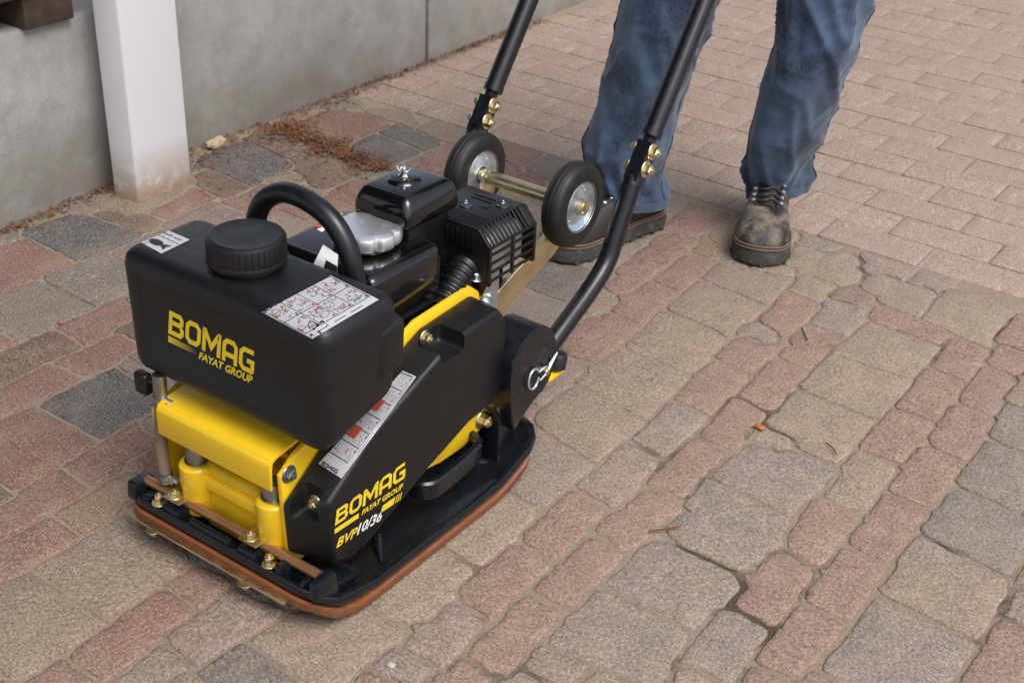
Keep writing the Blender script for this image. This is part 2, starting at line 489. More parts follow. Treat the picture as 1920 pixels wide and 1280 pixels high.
gxx, gyy = np.meshgrid(GX0 + (np.arange(nx) + .5) * GS, GY0 + (np.arange(ny) + .5) * GS, indexing='ij')
stones = []
for ln in QUADS.split('\n'):
    t = ln.split()
    if len(t) != 9: continue
    v = list(map(float, t[1:])); poly = [tuple(onZ((v[i], v[i + 1]))[:2]) for i in range(0, 8, 2)]
    ctr = np.mean(poly, axis=0)
    if ctr[0] < -1.06: continue
    stones.append((poly, CODE[t[0]]))
    big = [tuple(ctr + (np.array(p) - ctr) * 1.02) for p in poly]
    occ |= inside(gxx, gyy, big)
occ |= gxx < -1.05
def fits(i, j, a, b):
    return i + a <= nx and j + b <= ny and not occ[i:i + a, j:j + b].any()
# the gaps between and around them: more stones of the same sizes, squeezed in
YAW = math.tan(R_(1.6))                                     # the courses run a touch off the machine's axis
for a, b, cols in ((25, 28, 'ttgggpd'), (13, 26, 'rrrrp'), (24, 13, 'tgrr'), (18, 12, 'ptg'), (12, 12, 'trgb'), (12, 9, 'tpg')):
    for j in range(0, ny - b):
        i = 0
        while i < nx - a:
            if fits(i, j, a, b):
                aa, bb = a, b
                occ[i:i + aa + 1, j:j + bb + 1] = True
                x0, y0 = GX0 + i * GS, GY0 + j * GS; x1, y1 = x0 + aa * GS - .004, y0 + bb * GS - .004
                q = [(x + rr.uniform(-.003, .003), y + rr.uniform(-.003, .003)) for x, y in ((x0, y0), (x1, y0), (x1, y1), (x0, y1))]
                stones.append((q, CODE[rr.choice(cols)])); i += aa + 1
            else: i += 1
# who owns which bit of ground: labels spread outwards from every stone until they meet
LS = .0025; lx, ly = int((GX1 - GX0) / LS), int((GY1 + .004 - GY0) / LS)
lab_ = np.zeros((lx, ly), np.int32)
for k, (poly, m) in enumerate(stones):
    P = np.array(poly); i0, j0 = ((P.min(0) - (GX0, GY0)) / LS).astype(int) - 1; i1, j1 = ((P.max(0) - (GX0, GY0)) / LS).astype(int) + 2
    i0, j0 = max(0, i0), max(0, j0); i1, j1 = min(lx, i1), min(ly, j1)
    if i1 <= i0 or j1 <= j0: continue
    a, b = np.meshgrid(GX0 + (np.arange(i0, i1) + .5) * LS, GY0 + (np.arange(j0, j1) + .5) * LS, indexing='ij')
    sub = lab_[i0:i1, j0:j1]; sub[inside(a, b, poly) & (sub == 0)] = k + 1
for it in range(9):
    for ax in (0, 1):
        for d in (1, -1):
            s = np.roll(lab_, d, axis=ax); e = [slice(None)] * 2; e[ax] = 0 if d == 1 else -1; s[tuple(e)] = 0
            lab_ = np.where(lab_ == 0, s, lab_)
def grown_rings(k, rnd):
    poly, m = stones[k]; P = [np.array(p) for p in poly]; ctr = sum(P) / 4
    ang = sorted([math.atan2(*(p - ctr)[::-1]) for p in P] + list(np.arange(40) * 2 * math.pi / 40 - math.pi + .05))
    gap = rnd.uniform(.0012, .0034) + (.0014 if ctr[0] > .25 and ctr[1] < .75 else 0); rad = []
    for t in ang:
        d = np.array([math.cos(t), math.sin(t)]); r = .012
        while r < .16:
            q = ((ctr + d * r - (GX0, GY0)) / LS).astype(int)
            if not (0 <= q[0] < lx and 0 <= q[1] < ly) or lab_[q[0], q[1]] != k + 1: break
            r += .0012
        rad.append(r - gap)
    rad = np.array(rad); sm = (np.roll(rad, 1) + 2 * rad + np.roll(rad, -1)) / 4; rad = np.minimum(rad, sm * .5 + rad * .5)
    rad = rad + np.array([rnd.uniform(-.0013, .0004) - (.003 if rnd.random() < .04 else 0) for _ in ang])
    rad = np.maximum(rad, .008)
    pts = [ctr + np.array([math.cos(t), math.sin(t)]) * r for t, r in zip(ang, rad)]
    return rings_from(pts, ctr, rnd, .005, 1.0, 2 * float(np.percentile(rad, 15)))
def pix(x, y):
    c = ROT.T @ (np.array([x, y, 0]) - CAM); return CX + FPX * c[0] / c[2], CY + FPX * c[1] / c[2], c[2]
def in_view(x, y, m=60):
    u, v, d = pix(x, y); return d > 0 and -m < u < 1920 + m and -m < v < 1280 + m
def area(s):
    p = s[0]; return abs(sum(p[i][0] * p[(i+1) % 4][1] - p[(i+1) % 4][0] * p[i][1] for i in range(4))) / 2
order = [k for k in range(len(stones)) if in_view(*np.mean(stones[k][0], axis=0))]
order.sort(key=lambda k: -area(stones[k]) / pix(*np.mean(stones[k][0], axis=0))[2] ** 2)
keep = set(order[:300]); by = {}
for k in range(len(stones)):
    if k in keep:
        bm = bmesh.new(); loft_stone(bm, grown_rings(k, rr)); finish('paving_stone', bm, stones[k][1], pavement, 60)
    else: by.setdefault(stones[k][1], []).append(k)
for m, ks in by.items():
    bm = bmesh.new()
    for k in ks: loft_stone(bm, grown_rings(k, rr))
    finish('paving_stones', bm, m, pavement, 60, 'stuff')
# newer block paving beyond: 20 x 10 cm blocks in running bond
block_paving = empty('block_paving', (0, 0, 0), 'x', 'x'); del block_paving['category'], block_paving['label']; block_paving['kind'] = 'structure'
cand = []
for r in range(42):
    y = 1.394 + r * .101; off = (.1 if r % 2 else 0) + rr.uniform(-.008, .008); x = -1.06 - off
    while x < 3.4:
        x1 = x + .201
        if x1 > -1.05:
            xa = max(x, -1.055)
            cand.append([(xa + .0015, y + .0015), (x1 - .0015, y + .0015), (x1 - .0015, y + .0995), (xa + .0015, y + .0995)])
        x = x1
cand.sort(key=lambda p: (not in_view(*np.mean(p, axis=0)), pix(*np.mean(p, axis=0))[2]))
for p in cand[:300]:
    bm = bmesh.new(); loft_stone(bm, block_rings(p, rr)); finish('paving_block', bm, 'block_pinkish', block_paving, 60)
bm = bmesh.new()
for p in cand[300:]: loft_stone(bm, block_rings(p, rr))
finish('paving_blocks', bm, 'block_pinkish', block_paving, 60, 'stuff')

# ---------------------------------------------------------------- wall, post, pallet
def wall(y0, y1, xa, xb, label):
    """cast concrete retaining block, face from (xa,y0) to (xb,y1)"""
    bm = bmesh.new()
    add_loft(bm, [[(xa, y0, -.05), (xb, y1, -.05), (xb - .24, y1, -.05), (xa - .24, y0, -.05)],
                  [(xa, y0, .352), (xb, y1, .352), (xb - .24, y1, .352), (xa - .24, y0, .352)]])
    bevel(bm, bm.edges[:], .008, 2)
    return tag(finish('concrete_wall', bm, 'concrete', None), label, 'wall', None)
wall(-1.6, .745, -1.012, -1.058, 'grey concrete wall block carrying the wooden pallet, left of the white post')
wall(.752, 1.690, -1.082, -1.072, 'grey concrete wall block between the white post and the vertical joint')
wall(1.700, 4.6, -1.072, -1.12, 'grey concrete wall block beyond the vertical joint, running away from the post')
bm = bmesh.new()
add_prism(bm, [(-1.008, .642), (-.950, .655), (-.944, .786), (-1.004, .780)], 'z', -.02, 2.6, .005, 3)
post = tag(finish('post', bm, 'white_paint', None), 'square white painted post with a dirty rust-stained foot by the wall', 'post')
pal = empty('pallet', (-1.13, .40, .352), 'dark weathered wooden pallet lying on top of the concrete wall', 'pallet')
for y in (-.15, .235, .585):
    box_part('block', 'wood_old', pal, (-1.135, -1.038, y - .065 if y > .5 else y - .07, y + .04, .353, .412), .003)
    box_part('block', 'wood_old', pal, (-1.60, -1.50, y - .065, y + .04, .353, .412), .003)
for x0, x1 in ((-1.145, -1.030), (-1.37, -1.27), (-1.61, -1.50)):
    box_part('stringer_board', 'wood_old', pal, (x0, x1, -.24, .64, .413, .434), .002)
for y in (-.24, -.08, .08, .24, .40, .545):
    box_part('deck_board', 'wood_old', pal, (-1.62, -1.025, y, y + .095, .435, .456), .002)
# pallet needs something to stand on behind the wall: the raised ground there
bm = bmesh.new(); add_box(bm, -6, -1.26, -4, 6, -.05, .350); finish('raised_ground', bm, 'joint_sand', None, 0, 'structure')

# ---------------------------------------------------------------- litter
def flake(bm, p, s, a, tilt, rnd):
    u = Vector((math.cos(a), math.sin(a), tilt)); v = Vector((-math.sin(a), math.cos(a), -tilt * .5))
    pts = [(-1, 0, 0), (-.4, .32, .12), (.45, .26, .1), (1, 0, 0), (.4, -.3, .12), (-.5, -.26, .06)]
    bm.faces.new([bm.verts.new(Vector(p) + u * q[0] * s + v * q[1] * s + Vector((0, 0, q[2] * s))) for q in pts])
bm = bmesh.new(); rl = random.Random(11)
for k in range(1700):                                       # along the wall foot
    y = rl.uniform(.3, 2.2); wx = -1.045 - .03 * min(1, max(0, (y - .4) / .5))
    d = abs(rl.gauss(0, .022)) * (1.7 if .75 < y < 1.35 else .7)
    flake(bm, (wx + d, y, .001 + rl.uniform(0, .008) * math.exp(-d / .03)), rl.uniform(.002, .007), rl.uniform(0, 6.28), rl.uniform(-.5, .5), rl)
a, b = onZ((515, 235))[:2], onZ((720, 320))[:2]              # drift lying in the joint behind the machine
for k in range(1900):
    t = rl.random(); s = rl.gauss(0, .014 + .016 * math.sin(t * 9) ** 2)
    x, y = a + (b - a) * t; y += s; x += rl.gauss(0, .006)
    flake(bm, (x, y, .002 + rl.uniform(0, .007)), rl.uniform(.002, .0075), rl.uniform(0, 6.28), rl.uniform(-.6, .6), rl)
for k in range(420):
    p = onZ((rl.uniform(370, 700), rl.uniform(240, 380)))
    if p[0] > -1.05: flake(bm, (p[0], p[1], .003), rl.uniform(.002, .006), rl.uniform(0, 6.28), rl.uniform(-.3, .3), rl)
lit = finish('leaf_litter', bm, 'leaf_brown', None, 0, 'stuff')
tag(lit, 'brown dry leaf litter drifted along the wall foot', 'litter')
def blob(name, p, r, mat, label, cat, sq=(1, 1, 1), seed=1, amp=.25):
    bm = bmesh.new(); bmesh.ops.create_icosphere(bm, subdivisions=3, radius=1)
    q = random.Random(seed); ph = [q.uniform(0, 6) for _ in range(6)]
    for v in bm.verts:
        f = 1 + amp * (math.sin(v.co.x * 3 + ph[0]) * math.sin(v.co.y * 3.3 + ph[1]) + .5 * math.sin(v.co.z * 5 + ph[2]) * math.sin(v.co.x * 6 + ph[3]))
        v.co = Vector((v.co.x * sq[0], v.co.y * sq[1], v.co.z * sq[2])) * r * f + Vector(p)
    return tag(finish(name, bm, mat, None, 60), label, cat)
p = onZ((405, 275)); blob('stone_lump', (p[0] + .002, p[1], .008), .0135, 'lump_stone', 'pale crumbling lump of stone at the wall foot', 'stone', (1.0, 2.0, .9), 4)
p = onZ((1425, 803)); blob('dry_leaf', (p[0], p[1], .0028), .0070, 'leaf_orange', 'small curled orange leaf lying on the stones', 'leaf', (1.25, .9, .45), 2, .1)
p = onZ((115, 607)); blob('acorn_cap', (p[0], p[1], .002), .0042, 'leaf_orange', 'tiny orange seed husk in a joint beside the grey stone', 'seed', (1.2, .9, .7), 5, .1)
p = onZ((733, 1248)); blob('pebble', (p[0], p[1], .0018), .0048, 'pebble', 'small round whitish pebble near the compactor plate', 'pebble', (1.2, 1, .6), 6, .08)
for k, (q0, q1, lab) in enumerate((((1217, 999), (1276, 990), 'thin dry twig lying on the stones beside mossy joint'),
                                   ((1548, 833), (1568, 857), 'short dark twig standing out on a tan stone'))):
    a, b = onZ(q0), onZ(q1); bm = bmesh.new()
    add_tube(bm, smooth_path([(a[0], a[1], .004), ((a[0]+b[0])/2 + .004, (a[1]+b[1])/2, .005), (b[0], b[1], .0045)], 4), .0011, 6)
    tag(finish('twig', bm, 'leaf_brown', None), lab, 'twig')

# unseen roof and back wall assumed from the post, added to shade the left
bm = bmesh.new(); add_box(bm, -6.5, -.50, -4.5, .88, 2.6, 2.78, .01); finish('unseen_shade_roof', bm, 'wood_old', None, 0, 'structure')
bm = bmesh.new(); add_box(bm, -6.6, -6.4, -4.5, .84, .35, 2.6, .01); finish('unseen_back_wall', bm, 'concrete', None, 0, 'structure')
# ---------------------------------------------------------------- plate compactor
pc = empty('plate_compactor', (0, .19, 0), 'black and yellow plate compactor with water tank, petrol engine and folding tubular handle', 'plate compactor')
def bvh(o):
    me = o.data; return BVHTree.FromPolygons([v.co for v in me.vertices], [tuple(p.vertices) for p in me.polygons])
def decal(name, geo, quad, target, off, mat, parent):
    """flat print laid on a surface: (u,v) geometry mapped to four photo pixels (bl br tr tl), dropped on the target"""
    vs, fs = geo; T = [bvh(t) for t in (target if isinstance(target, list) else [target])]
    q = [np.array(p, float) for p in quad]; out = []; bad = set()
    for u, v in vs:
        p = (1-u)*(1-v)*q[0] + u*(1-v)*q[1] + u*v*q[2] + (1-u)*v*q[3]
        d = Vector(ray(p)).normalized(); best = None
        for t in T:
            h = t.ray_cast(Vector(CAM), d)
            if h[0] is not None and (best is None or h[3] < best[3]): best = h
        if best is None: bad.add(len(out)); out.append(Vector((0, 0, 0))); continue
        n = best[1]; n = n if n.dot(d) < 0 else -n
        out.append(best[0] + n * off)
    fs = [f for f in fs if not any(i in bad for i in f)]; out = [o if i not in bad else (out[fs[0][0]] if fs else o) for i, o in enumerate(out)]
    me = bpy.data.meshes.new(name); me.from_pydata(out, [], fs); me.update()
    return link(name, me, mat, parent, 60)
def join_geo(gs):
    V, F_ = [], []
    for v, f in gs:
        F_ += [tuple(i + len(V) for i in q) for q in f]; V += list(v)
    return V, F_
def grid_geo(n, m, x0=0, x1=1, y0=0, y1=1):
    vs = [(x0 + (x1-x0)*i/n, y0 + (y1-y0)*j/m) for j in range(m+1) for i in range(n+1)]
    return vs, [(j*(n+1)+i, j*(n+1)+i+1, (j+1)*(n+1)+i+1, (j+1)*(n+1)+i) for j in range(m) for i in range(n)]
def ribbon(pts, w, closed=False, ax=1.0):
    """mitred stroke; ax = aspect (width/height) of the box the (0..1) square is mapped to"""
    P = [np.array([p[0] * ax, p[1]], float) for p in pts]; n = len(P); L, Rr = [], []
    for i in range(n):
        a = P[i-1] if (i > 0 or closed) else None; c = P[(i+1) % n] if (i < n-1 or closed) else None
        d1 = unit(P[i]-a) if a is not None else None; d2 = unit(c-P[i]) if c is not None else None
        if d1 is None: d1 = d2
        if d2 is None: d2 = d1
        nn = np.array([-(d1[1]+d2[1]), d1[0]+d2[0]]); nn = unit(nn) if np.linalg.norm(nn) > 1e-6 else np.array([-d1[1], d1[0]])
        s = w/2 / max(.45, nn @ np.array([-d1[1], d1[0]])); L.append(P[i]+nn*s); Rr.append(P[i]-nn*s)
    vs = [(p[0]/ax, p[1]) for p in L + Rr]; m = n if closed else n-1
    return vs, [(n+i, n+(i+1) % n, (i+1) % n, i) for i in range(m)]
def logo_geo():
    w = .20; gl = {
     'B': (.86, [([(.1, .0), (.1, 1.0)], 0), ([(.2, .9), (.62, .9), (.72, .80), (.72, .62), (.62, .53), (.2, .53)], 0), ([(.665, .43), (.76, .36), (.76, .2), (.66, .1), (.2, .1)], 0)]),
     'O': (.86, [([(.25, .9), (.10, .75), (.10, .25), (.25, .10), (.61, .10), (.76, .25), (.76, .75), (.61, .9)], 1)]),
     'M': (1.04, [([(.10, .0), (.10, .90), (.14, .90), (.52, .30), (.90, .90), (.94, .90), (.94, .0)], 0)]),
     'A': (.86, [([(.10, .0), (.10, .75), (.25, .9), (.61, .9), (.76, .75), (.76, .0)], 0), ([(.2, .34), (.66, .34)], 0)]),
     'G': (.86, [([(.80, .9), (.25, .9), (.10, .75), (.10, .25), (.25, .10), (.74, .10), (.76, .12), (.76, .48), (.44, .48)], 0)])}
    x = 0; gs = []
    for ch in 'BOMAG':
        wd, st = gl[ch]
        for pts, cl in st:
            v, f = ribbon(pts, w, bool(cl)); gs.append(([(a + x, b) for a, b in v], f))
        x += wd + .09
    V, F_ = join_geo(gs); tot = x - .09
    return [(a / tot, b) for a, b in V], F_
def text_geo(s, bold=.02, shear=0.):
    cu = bpy.data.curves.new('t', 'FONT'); cu.body = s; cu.size = 1; cu.offset = bold; cu.shear = shear; cu.resolution_u = 2
    o = bpy.data.objects.new('t', cu); sc.collection.objects.link(o); dg = bpy.context.evaluated_depsgraph_get()
    me = bpy.data.meshes.new_from_object(o.evaluated_get(dg)); bpy.data.objects.remove(o)
    v = np.array([(a.co.x, a.co.y) for a in me.vertices]); f = [tuple(p.vertices) for p in me.polygons]; bpy.data.meshes.remove(me)
    lo, hi = v.min(0), v.max(0); v = (v - lo) / (hi - lo); return [tuple(a) for a in v], f
def place(geo, x0, x1, y0, y1): return [(x0 + (x1-x0)*a, y0 + (y1-y0)*b) for a, b in geo[0]], geo[1]

# --- base plate: plan outline with rounded corners, curved up at both ends, raised rim
def zb(y):
    f = max(0, (.045 - y) / .075); r = max(0, (y - .31) / .10)
    return .008 + .036 * min(1, f) ** 1.6 + .034 * r ** 1.5
def outline(x0, x1, y0, y1, r, n=6):
    pts = []
    for cx, cy, a0 in ((x1-r, y0+r, -90), (x1-r, y1-r, 0), (x0+r, y1-r, 90), (x0+r, y0+r, 180)):
        pts += [(cx + r*math.cos(R_(a0+90*k/n)), cy + r*math.sin(R_(a0+90*k/n))) for k in range(n+1)]
    out = []
    for i, p in enumerate(pts):
        q = pts[(i+1) % len(pts)]; d = math.dist(p, q); m = max(1, int(d/.03))
        out += [(p[0]+(q[0]-p[0])*k/m, p[1]+(q[1]-p[1])*k/m) for k in range(m)]
    return out
def plate_ring(ins, dz, base=(-.170, .170, -.033, .425), r=.036):
    x0, x1, y0, y1 = base
    return [(x, y, zb(y) + dz) for x, y in outline(x0+ins, x1-ins, y0+ins, y1-ins, max(.006, r-ins))]
def fn(bm):
    spec = [(.160, .003), (.10, .003), (.05, .003), (.020, .004), (.004, .006), (0, .012), (0, .019), (.002, .0222), (.006, .0230), (.011, .021), (.018, .0172), (.035, .017), (.06, .017), (.09, .017), (.12, .017), (.15, .017), (.164, .017)]
    n = min(len(plate_ring(*s)) for s in spec)
    rings = []
    for s in spec:
        rg = plate_ring(*s)
        # resample by index so every ring has the same count
        rg = [Vector(rg[int(round(i * len(rg) / n)) % len(rg)]) for i in range(n)]; rings.append(rg)
    rv = add_loft(bm, rings, False); bm.faces.new(rv[0][::-1]); bm.faces.new(rv[-1])
base = part('base_plate', 'plate_paint', pc, fn, 40)
def fn(bm):
    o0 = outline(-.172, .171, -.036, .412, .038)
    rings = []
    for ins, dz in ((.164, -.008), (.12, -.008), (.08, -.008), (.04, -.008), (.012, -.008), (.002, -.008), (0, -.005), (0, .0045), (.003, .0065), (.010, .0065)):
        q = outline(-.172+ins, .171-ins, -.036+ins, .412-ins, max(.008, .038-ins)); n = len(o0)
        rings.append([(*q[int(round(i*len(q)/n)) % len(q)], zb(q[int(round(i*len(q)/n)) % len(q)][1]) + dz) for i in range(n)])
    rv = add_loft(bm, rings, False); bm.faces.new(rv[0][::-1])
mat_o = part('rubber_mat', 'mat_urethane', pc, fn, 40); mat_o['label'] = 'orange-brown rubber mat under the base plate'
strip = part('clamp_strip', 'gold_zinc', pc, lambda bm: add_box(bm, -.158, .120, -.0415, -.0345, .0365, .0405, .0008))
for x in (-.108, .055): hexbolt(strip, (x, -.0385, .0364), (0, 0, -1), .0062, .006)
# front casting: raised wall pieces, ears
for i, (x0, x1, z1, y1) in enumerate(((-.164, -.148, .080, .004), (-.138, -.126, .070, -.002), (-.100, -.070, .0735, -.006), (-.052, .018, .0735, -.020), (.032, .062, .0735, -.006), (.094, .104, .076, -.006), (.132, .140, .070, -.002), (.150, .163, .080, .006))):
    part('front_rib', 'plate_paint', base, lambda bm: add_prism(bm, [(-.031, .056), (-.0285, z1 - .003), (-.026, z1), (y1 - .002, z1), (y1 + .004, .036)], 'x', x0, x1, .003, 2))
part('rear_rib', 'plate_paint', base, lambda bm: add_prism(bm, [(.02, .034), (.02, .046), (.06, .040), (.06, .030)], 'x', -.15, .15, .003))
for (p0, p1) in (((.120, .125), (.148, .10)), ((.10, .33), (.148, .36))):
    part('web', 'plate_paint', base, lambda bm: add_tube(bm, [(p0[0], p0[1], .036), (p1[0], p1[1], .026)], [.007, .002], 8))
pipe = part('sprinkler_pipe', 'copper', pc, lambda bm: add_tube(bm, [(-.150, -.008, .0765), (.148, -.008, .0745)], .0063, 16))
for x in (-.085, .047):
    c = part('pipe_clamp', 'gold_zinc', pipe, lambda bm: add_box(bm, x - .015, x + .015, -.026, .004, .0825, .0842, .0006))
    hexbolt(c, (x - .003, -.016, .0843), (0, 0, 1), .0058, .006)
for x, y in ((-.112, -.022), (.080, -.022)): hexbolt(base, (x, y, .066), (0, 0, 1), .0062, .010)
# plate grip on the right
def fn(bm):
    path = smooth_path([(.098, .200, .080), (.128, .192, .080), (.143, .202, .080), (.146, .225, .080), (.143, .290, .082), (.136, .312, .083), (.115, .322, .083), (.095, .322, .083)], 4)
    rings = []
    for i, p in enumerate(path):
        d = (path[min(i+1, len(path)-1)] - path[max(i-1, 0)]).normalized(); s = Vector((d.y, -d.x, 0)).normalized()
        rings.append([p + s*a + Vector((0, 0, b)) for a, b in ((-.005, -.016), (.005, -.016), (.006, .007), (.003, .010), (-.004, .010), (-.006, .007))])
    add_loft(bm, rings)
part('plate_grip', 'plate_paint', pc, fn, 40)

# --- yellow exciter housing and frame
ex = part('exciter_housing', 'yellow_paint', pc, lambda bm: (add_box(bm, -.066, .056, .010, .27, .034, .132, .008, 3), add_box(bm, -.074, .062, .002, .10, .098, .120, .006, 3)))
for x, zt in ((-.072, .130), (.060, .136)):
    lug = part('lug', 'yellow_paint', ex, lambda bm: (add_lathe(bm, [(.0185, .058), (.021, .062), (.021, .095), (.0225, .098), (.0225, zt - .003), (.020, zt)], (x, .010, 0), (0, 0, 1), 28)))
    def fn(bm):
        add_lathe(bm, [(.0145, 0), (.015, .001), (.015, .003), (.0125, .0035), (.0125, .022), (.0118, .0235), (.0072, .0236), (.0066, .015)], (x, .010, zt), (0, 0, 1), 24)
    part('socket_screw', 'steel', lug, fn, 30)
side = part('side_plate', 'yellow_paint', pc, lambda bm: add_prism(bm, [(.002, .050), (-.004, .186), (.02, .203), (.09, .226), (.238, .286), (.350, .2905), (.368, .276), (.39, .20), (.392, .10), (.36, .078), (.2, .070), (.05, .052)], 'x', .0815, .0885, .0012))
part('side_plate', 'yellow_paint', pc, lambda bm: add_prism(bm, [(-.0, .058), (-.0, .186), (.09, .226), (.238, .27), (.350, .272), (.39, .20), (.392, .10), (.36, .078), (.2, .070), (.05, .052)], 'x', -.135, -.128, .0012))
part('engine_mount', 'yellow_paint', pc, lambda bm: add_box(bm, -.128, .0815, .06, .39, .150, .160, .001))
hood = part('front_hood', 'yellow_paint', pc, lambda bm: add_prism(bm, [(-.012, .165), (-.012, .193)] + [(.002 - .014*math.cos(R_(a)), .1955 + .014*math.sin(R_(a))) for a in range(10, 91, 10)] + [(.13, .2255), (.13, .222), (.003, .2055)] + [(.002 - .010*math.cos(R_(a)), .1955 + .010*math.sin(R_(a))) for a in range(80, 9, -10)] + [(-.008, .193), (-.008, .165)], 'x', -.112, .079, .0008))
part('hood_end', 'yellow_paint', hood, lambda bm: add_prism(bm, [(-.0072, .172), (-.0072, .194), (-.002, .2035), (.06, .2115), (.06, .172)], 'x', -.1125, -.107, .0008))
hexbolt(side, onX((541, 888), .0885), (1, 0, 0), .0072, .006, 'steel')
hexbolt(side, onX((903, 786), .1185), (1, 0, 0), .0085, .012)
hexbolt(side, onX((597, 858), .0885), (1, 0, 0), .0050, .006, 'steel')

part('frame_foot', 'yellow_paint', pc, lambda bm: add_prism(bm, [tuple(onX(q, .118)[1:]) for q in ((800, 880), (850, 820), (925, 735), (934, 752), (905, 800), (868, 838), (826, 866))], 'x', .108, .118, .001))
# --- belt cover
outer = [(.024, .070), (.014, .163), (.093, .218), (.242, .277), (.338, .282), (.356, .258), (.355, .149), (.331, .153), (.278, .142), (.196, .115), (.080, .069), (.051, .058)]
inner = [(-.004, .078), (-.008, .150), (.090, .216), (.242, .277), (.345, .282), (.362, .262), (.361, .146), (.335, .147), (.28, .137), (.196, .108), (.080, .062), (.030, .056)]
def fn(bm):
    rv = add_loft(bm, [[(.0895, *p) for p in inner], [(.118, (a[0]*.55+b[0]*.45), (a[1]*.55+b[1]*.45)) ] if False else [(.145, *p) for p in outer]])
    bevel(bm, bm.edges[:], .0065, 4)
cover = part('belt_cover', 'cover_plastic', pc, fn, 50)
cutters = []
c1 = Vector(onX((572, 955), .115)); c2 = Vector(onX((818, 640), .118))
b1 = bmesh.new(); add_box(b1, c1.x - .016, c1.x + .016, c1.y - .04, c1.y + .018, c1.z - .015, c1.z + .05, .006, 3); cutters.append(b1)
b2 = bmesh.new(); add_box(b2, c2.x - .014, c2.x + .05, c2.y - .024, c2.y + .022, c2.z - .012, c2.z + .06, .006, 3); cutters.append(b2)
cut(cover, cutters)
hexbolt(cover, (c1.x, c1.y + .0175, c1.z), (0, -1, 0), .0068, .006, 'gold_zinc')
hexbolt(cover, (c2.x - .0135, c2.y - .006, c2.z + .004), (1, 0, 0), .0062, .008, 'gold_zinc')
hexbolt(cover, (.112, .352, .278), (.3, .4, 1), .0055, .008, 'zinc')

# --- water tank
def fn(bm):
    fs = add_box(bm, -.168, .160, .0, .128, .232, .397)
    bevel(bm, bm.edges[:], .021, 5)
    front = max((f for f in bm.faces if f.normal.y < -.99), key=lambda f: f.calc_area())
    bmesh.ops.inset_region(bm, faces=[front], thickness=.012, depth=0)
    bmesh.ops.inset_region(bm, faces=[front], thickness=.0022, depth=-.0014)
    add_box(bm, .07, .162, .085, .138, .275, .366, .014, 4)
    for v in bm.verts:                                    # the mould draws in towards the bottom and the right end
        t = (v.co.z - .232) / .165
        v.co.z += .034 * max(0, min(1, v.co.y / .128)) * max(0, 1 - t * 1.5)
        v.co.x = .0 + (v.co.x) * (.965 + .035 * min(1, t * 1.6))
        v.co.z += .004 * math.sin((v.co.x + .17) * 9) * max(0, t)
tank = part('water_tank', 'tank_plastic', pc, fn, 40)
capc = Vector((-.018, .066, .398))
def fn(bm):
    add_lathe(bm, [(.040, -.008), (.040, .006), (.0462, .006), (.0470, .009), (.0462, .012), (.0452, .0125), (.0452, .033), (.0435, .0365), (.040, .038), (.037, .0372), (.022, .0365), (.012, .0372), (.0, .0374)][:-1], capc, (0, 0, 1), 64)
    for k in range(40):
        a = 2*math.pi*k/40; d = Vector((math.cos(a), math.sin(a), 0))
        add_tube(bm, [capc + d*.0450 + Vector((0, 0, .013)), capc + d*.0450 + Vector((0, 0, .0335))], .0009, 5)
part('tank_cap', 'cap_plastic', tank, fn, 30)
logo = logo_geo()
lg = [decal('lettering', logo, [(316, 624), (476, 703), (479, 659), (318, 581)], tank, .0005, 'print_yellow', tank)]
decal('lettering', text_geo('FAYAT GROUP', .035, .15), [(373, 672), (473, 720), (475, 705), (374, 658)], tank, .0005, 'print_yellow', tank)
g = NG('print_fade'); uvn = g.sep()[0]
g.out(g.mix(g.mapr(uvn, -.095, -.045), (.74, .56, .025), (.016, .017, .019)), .42)
decal('stripe', grid_geo(4, 1), [(316, 640), (372, 667), (372, 657), (316, 628)], tank, .0005, 'print_fade', tank)
wl = decal('fish_label', grid_geo(6, 6), [(257, 451), (303, 476), (356, 450), (309, 430)], tank, .0005, 'sticker_silver', tank)
q = [(257, 451), (303, 476), (356, 450), (309, 430)]
wave = [ribbon([(.03 + .94*k/40, .60 + .05*abs(math.sin(k/40*math.pi*5))) for k in range(41)], .022)]
fish = [(.5 + .24*math.cos(a) - .06, .30 + .15*math.sin(a)) for a in np.linspace(.35, 2*math.pi-.35, 24)]
fishv = (fish + [(.90, .14), (.84, .30), (.90, .46)], [tuple(range(27))])
decal('print', join_geo([place(text_geo('WATER - AQUA', .01), .16, .86, .76, .87)] + wave + [fishv]), q, tank, .0009, 'print_black', wl)
def scribbles(n, x0, x1, y0, y1, rd, w=.010, ax=1.0):
    gs = []
    for k in range(n):
        cx, cy = rd.uniform(x0, x1), rd.uniform(y0, y1); r = min(x1-x0, y1-y0) * rd.uniform(.15, .45); a0 = rd.uniform(0, 6); sp = rd.uniform(1.5, 4.5)
        pts = [(min(x1, max(x0, cx + r*math.cos(a0+sp*t)*(1-.4*t) / ax)), min(y1, max(y0, cy + r*.7*math.sin(a0+sp*1.3*t)))) for t in np.linspace(0, 1, 9)]
        pts = [p for i, p in enumerate(pts) if i == 0 or math.dist(p, pts[i-1]) > 1e-4]
        if len(pts) > 2: gs.append(ribbon(pts, w))
    return gs
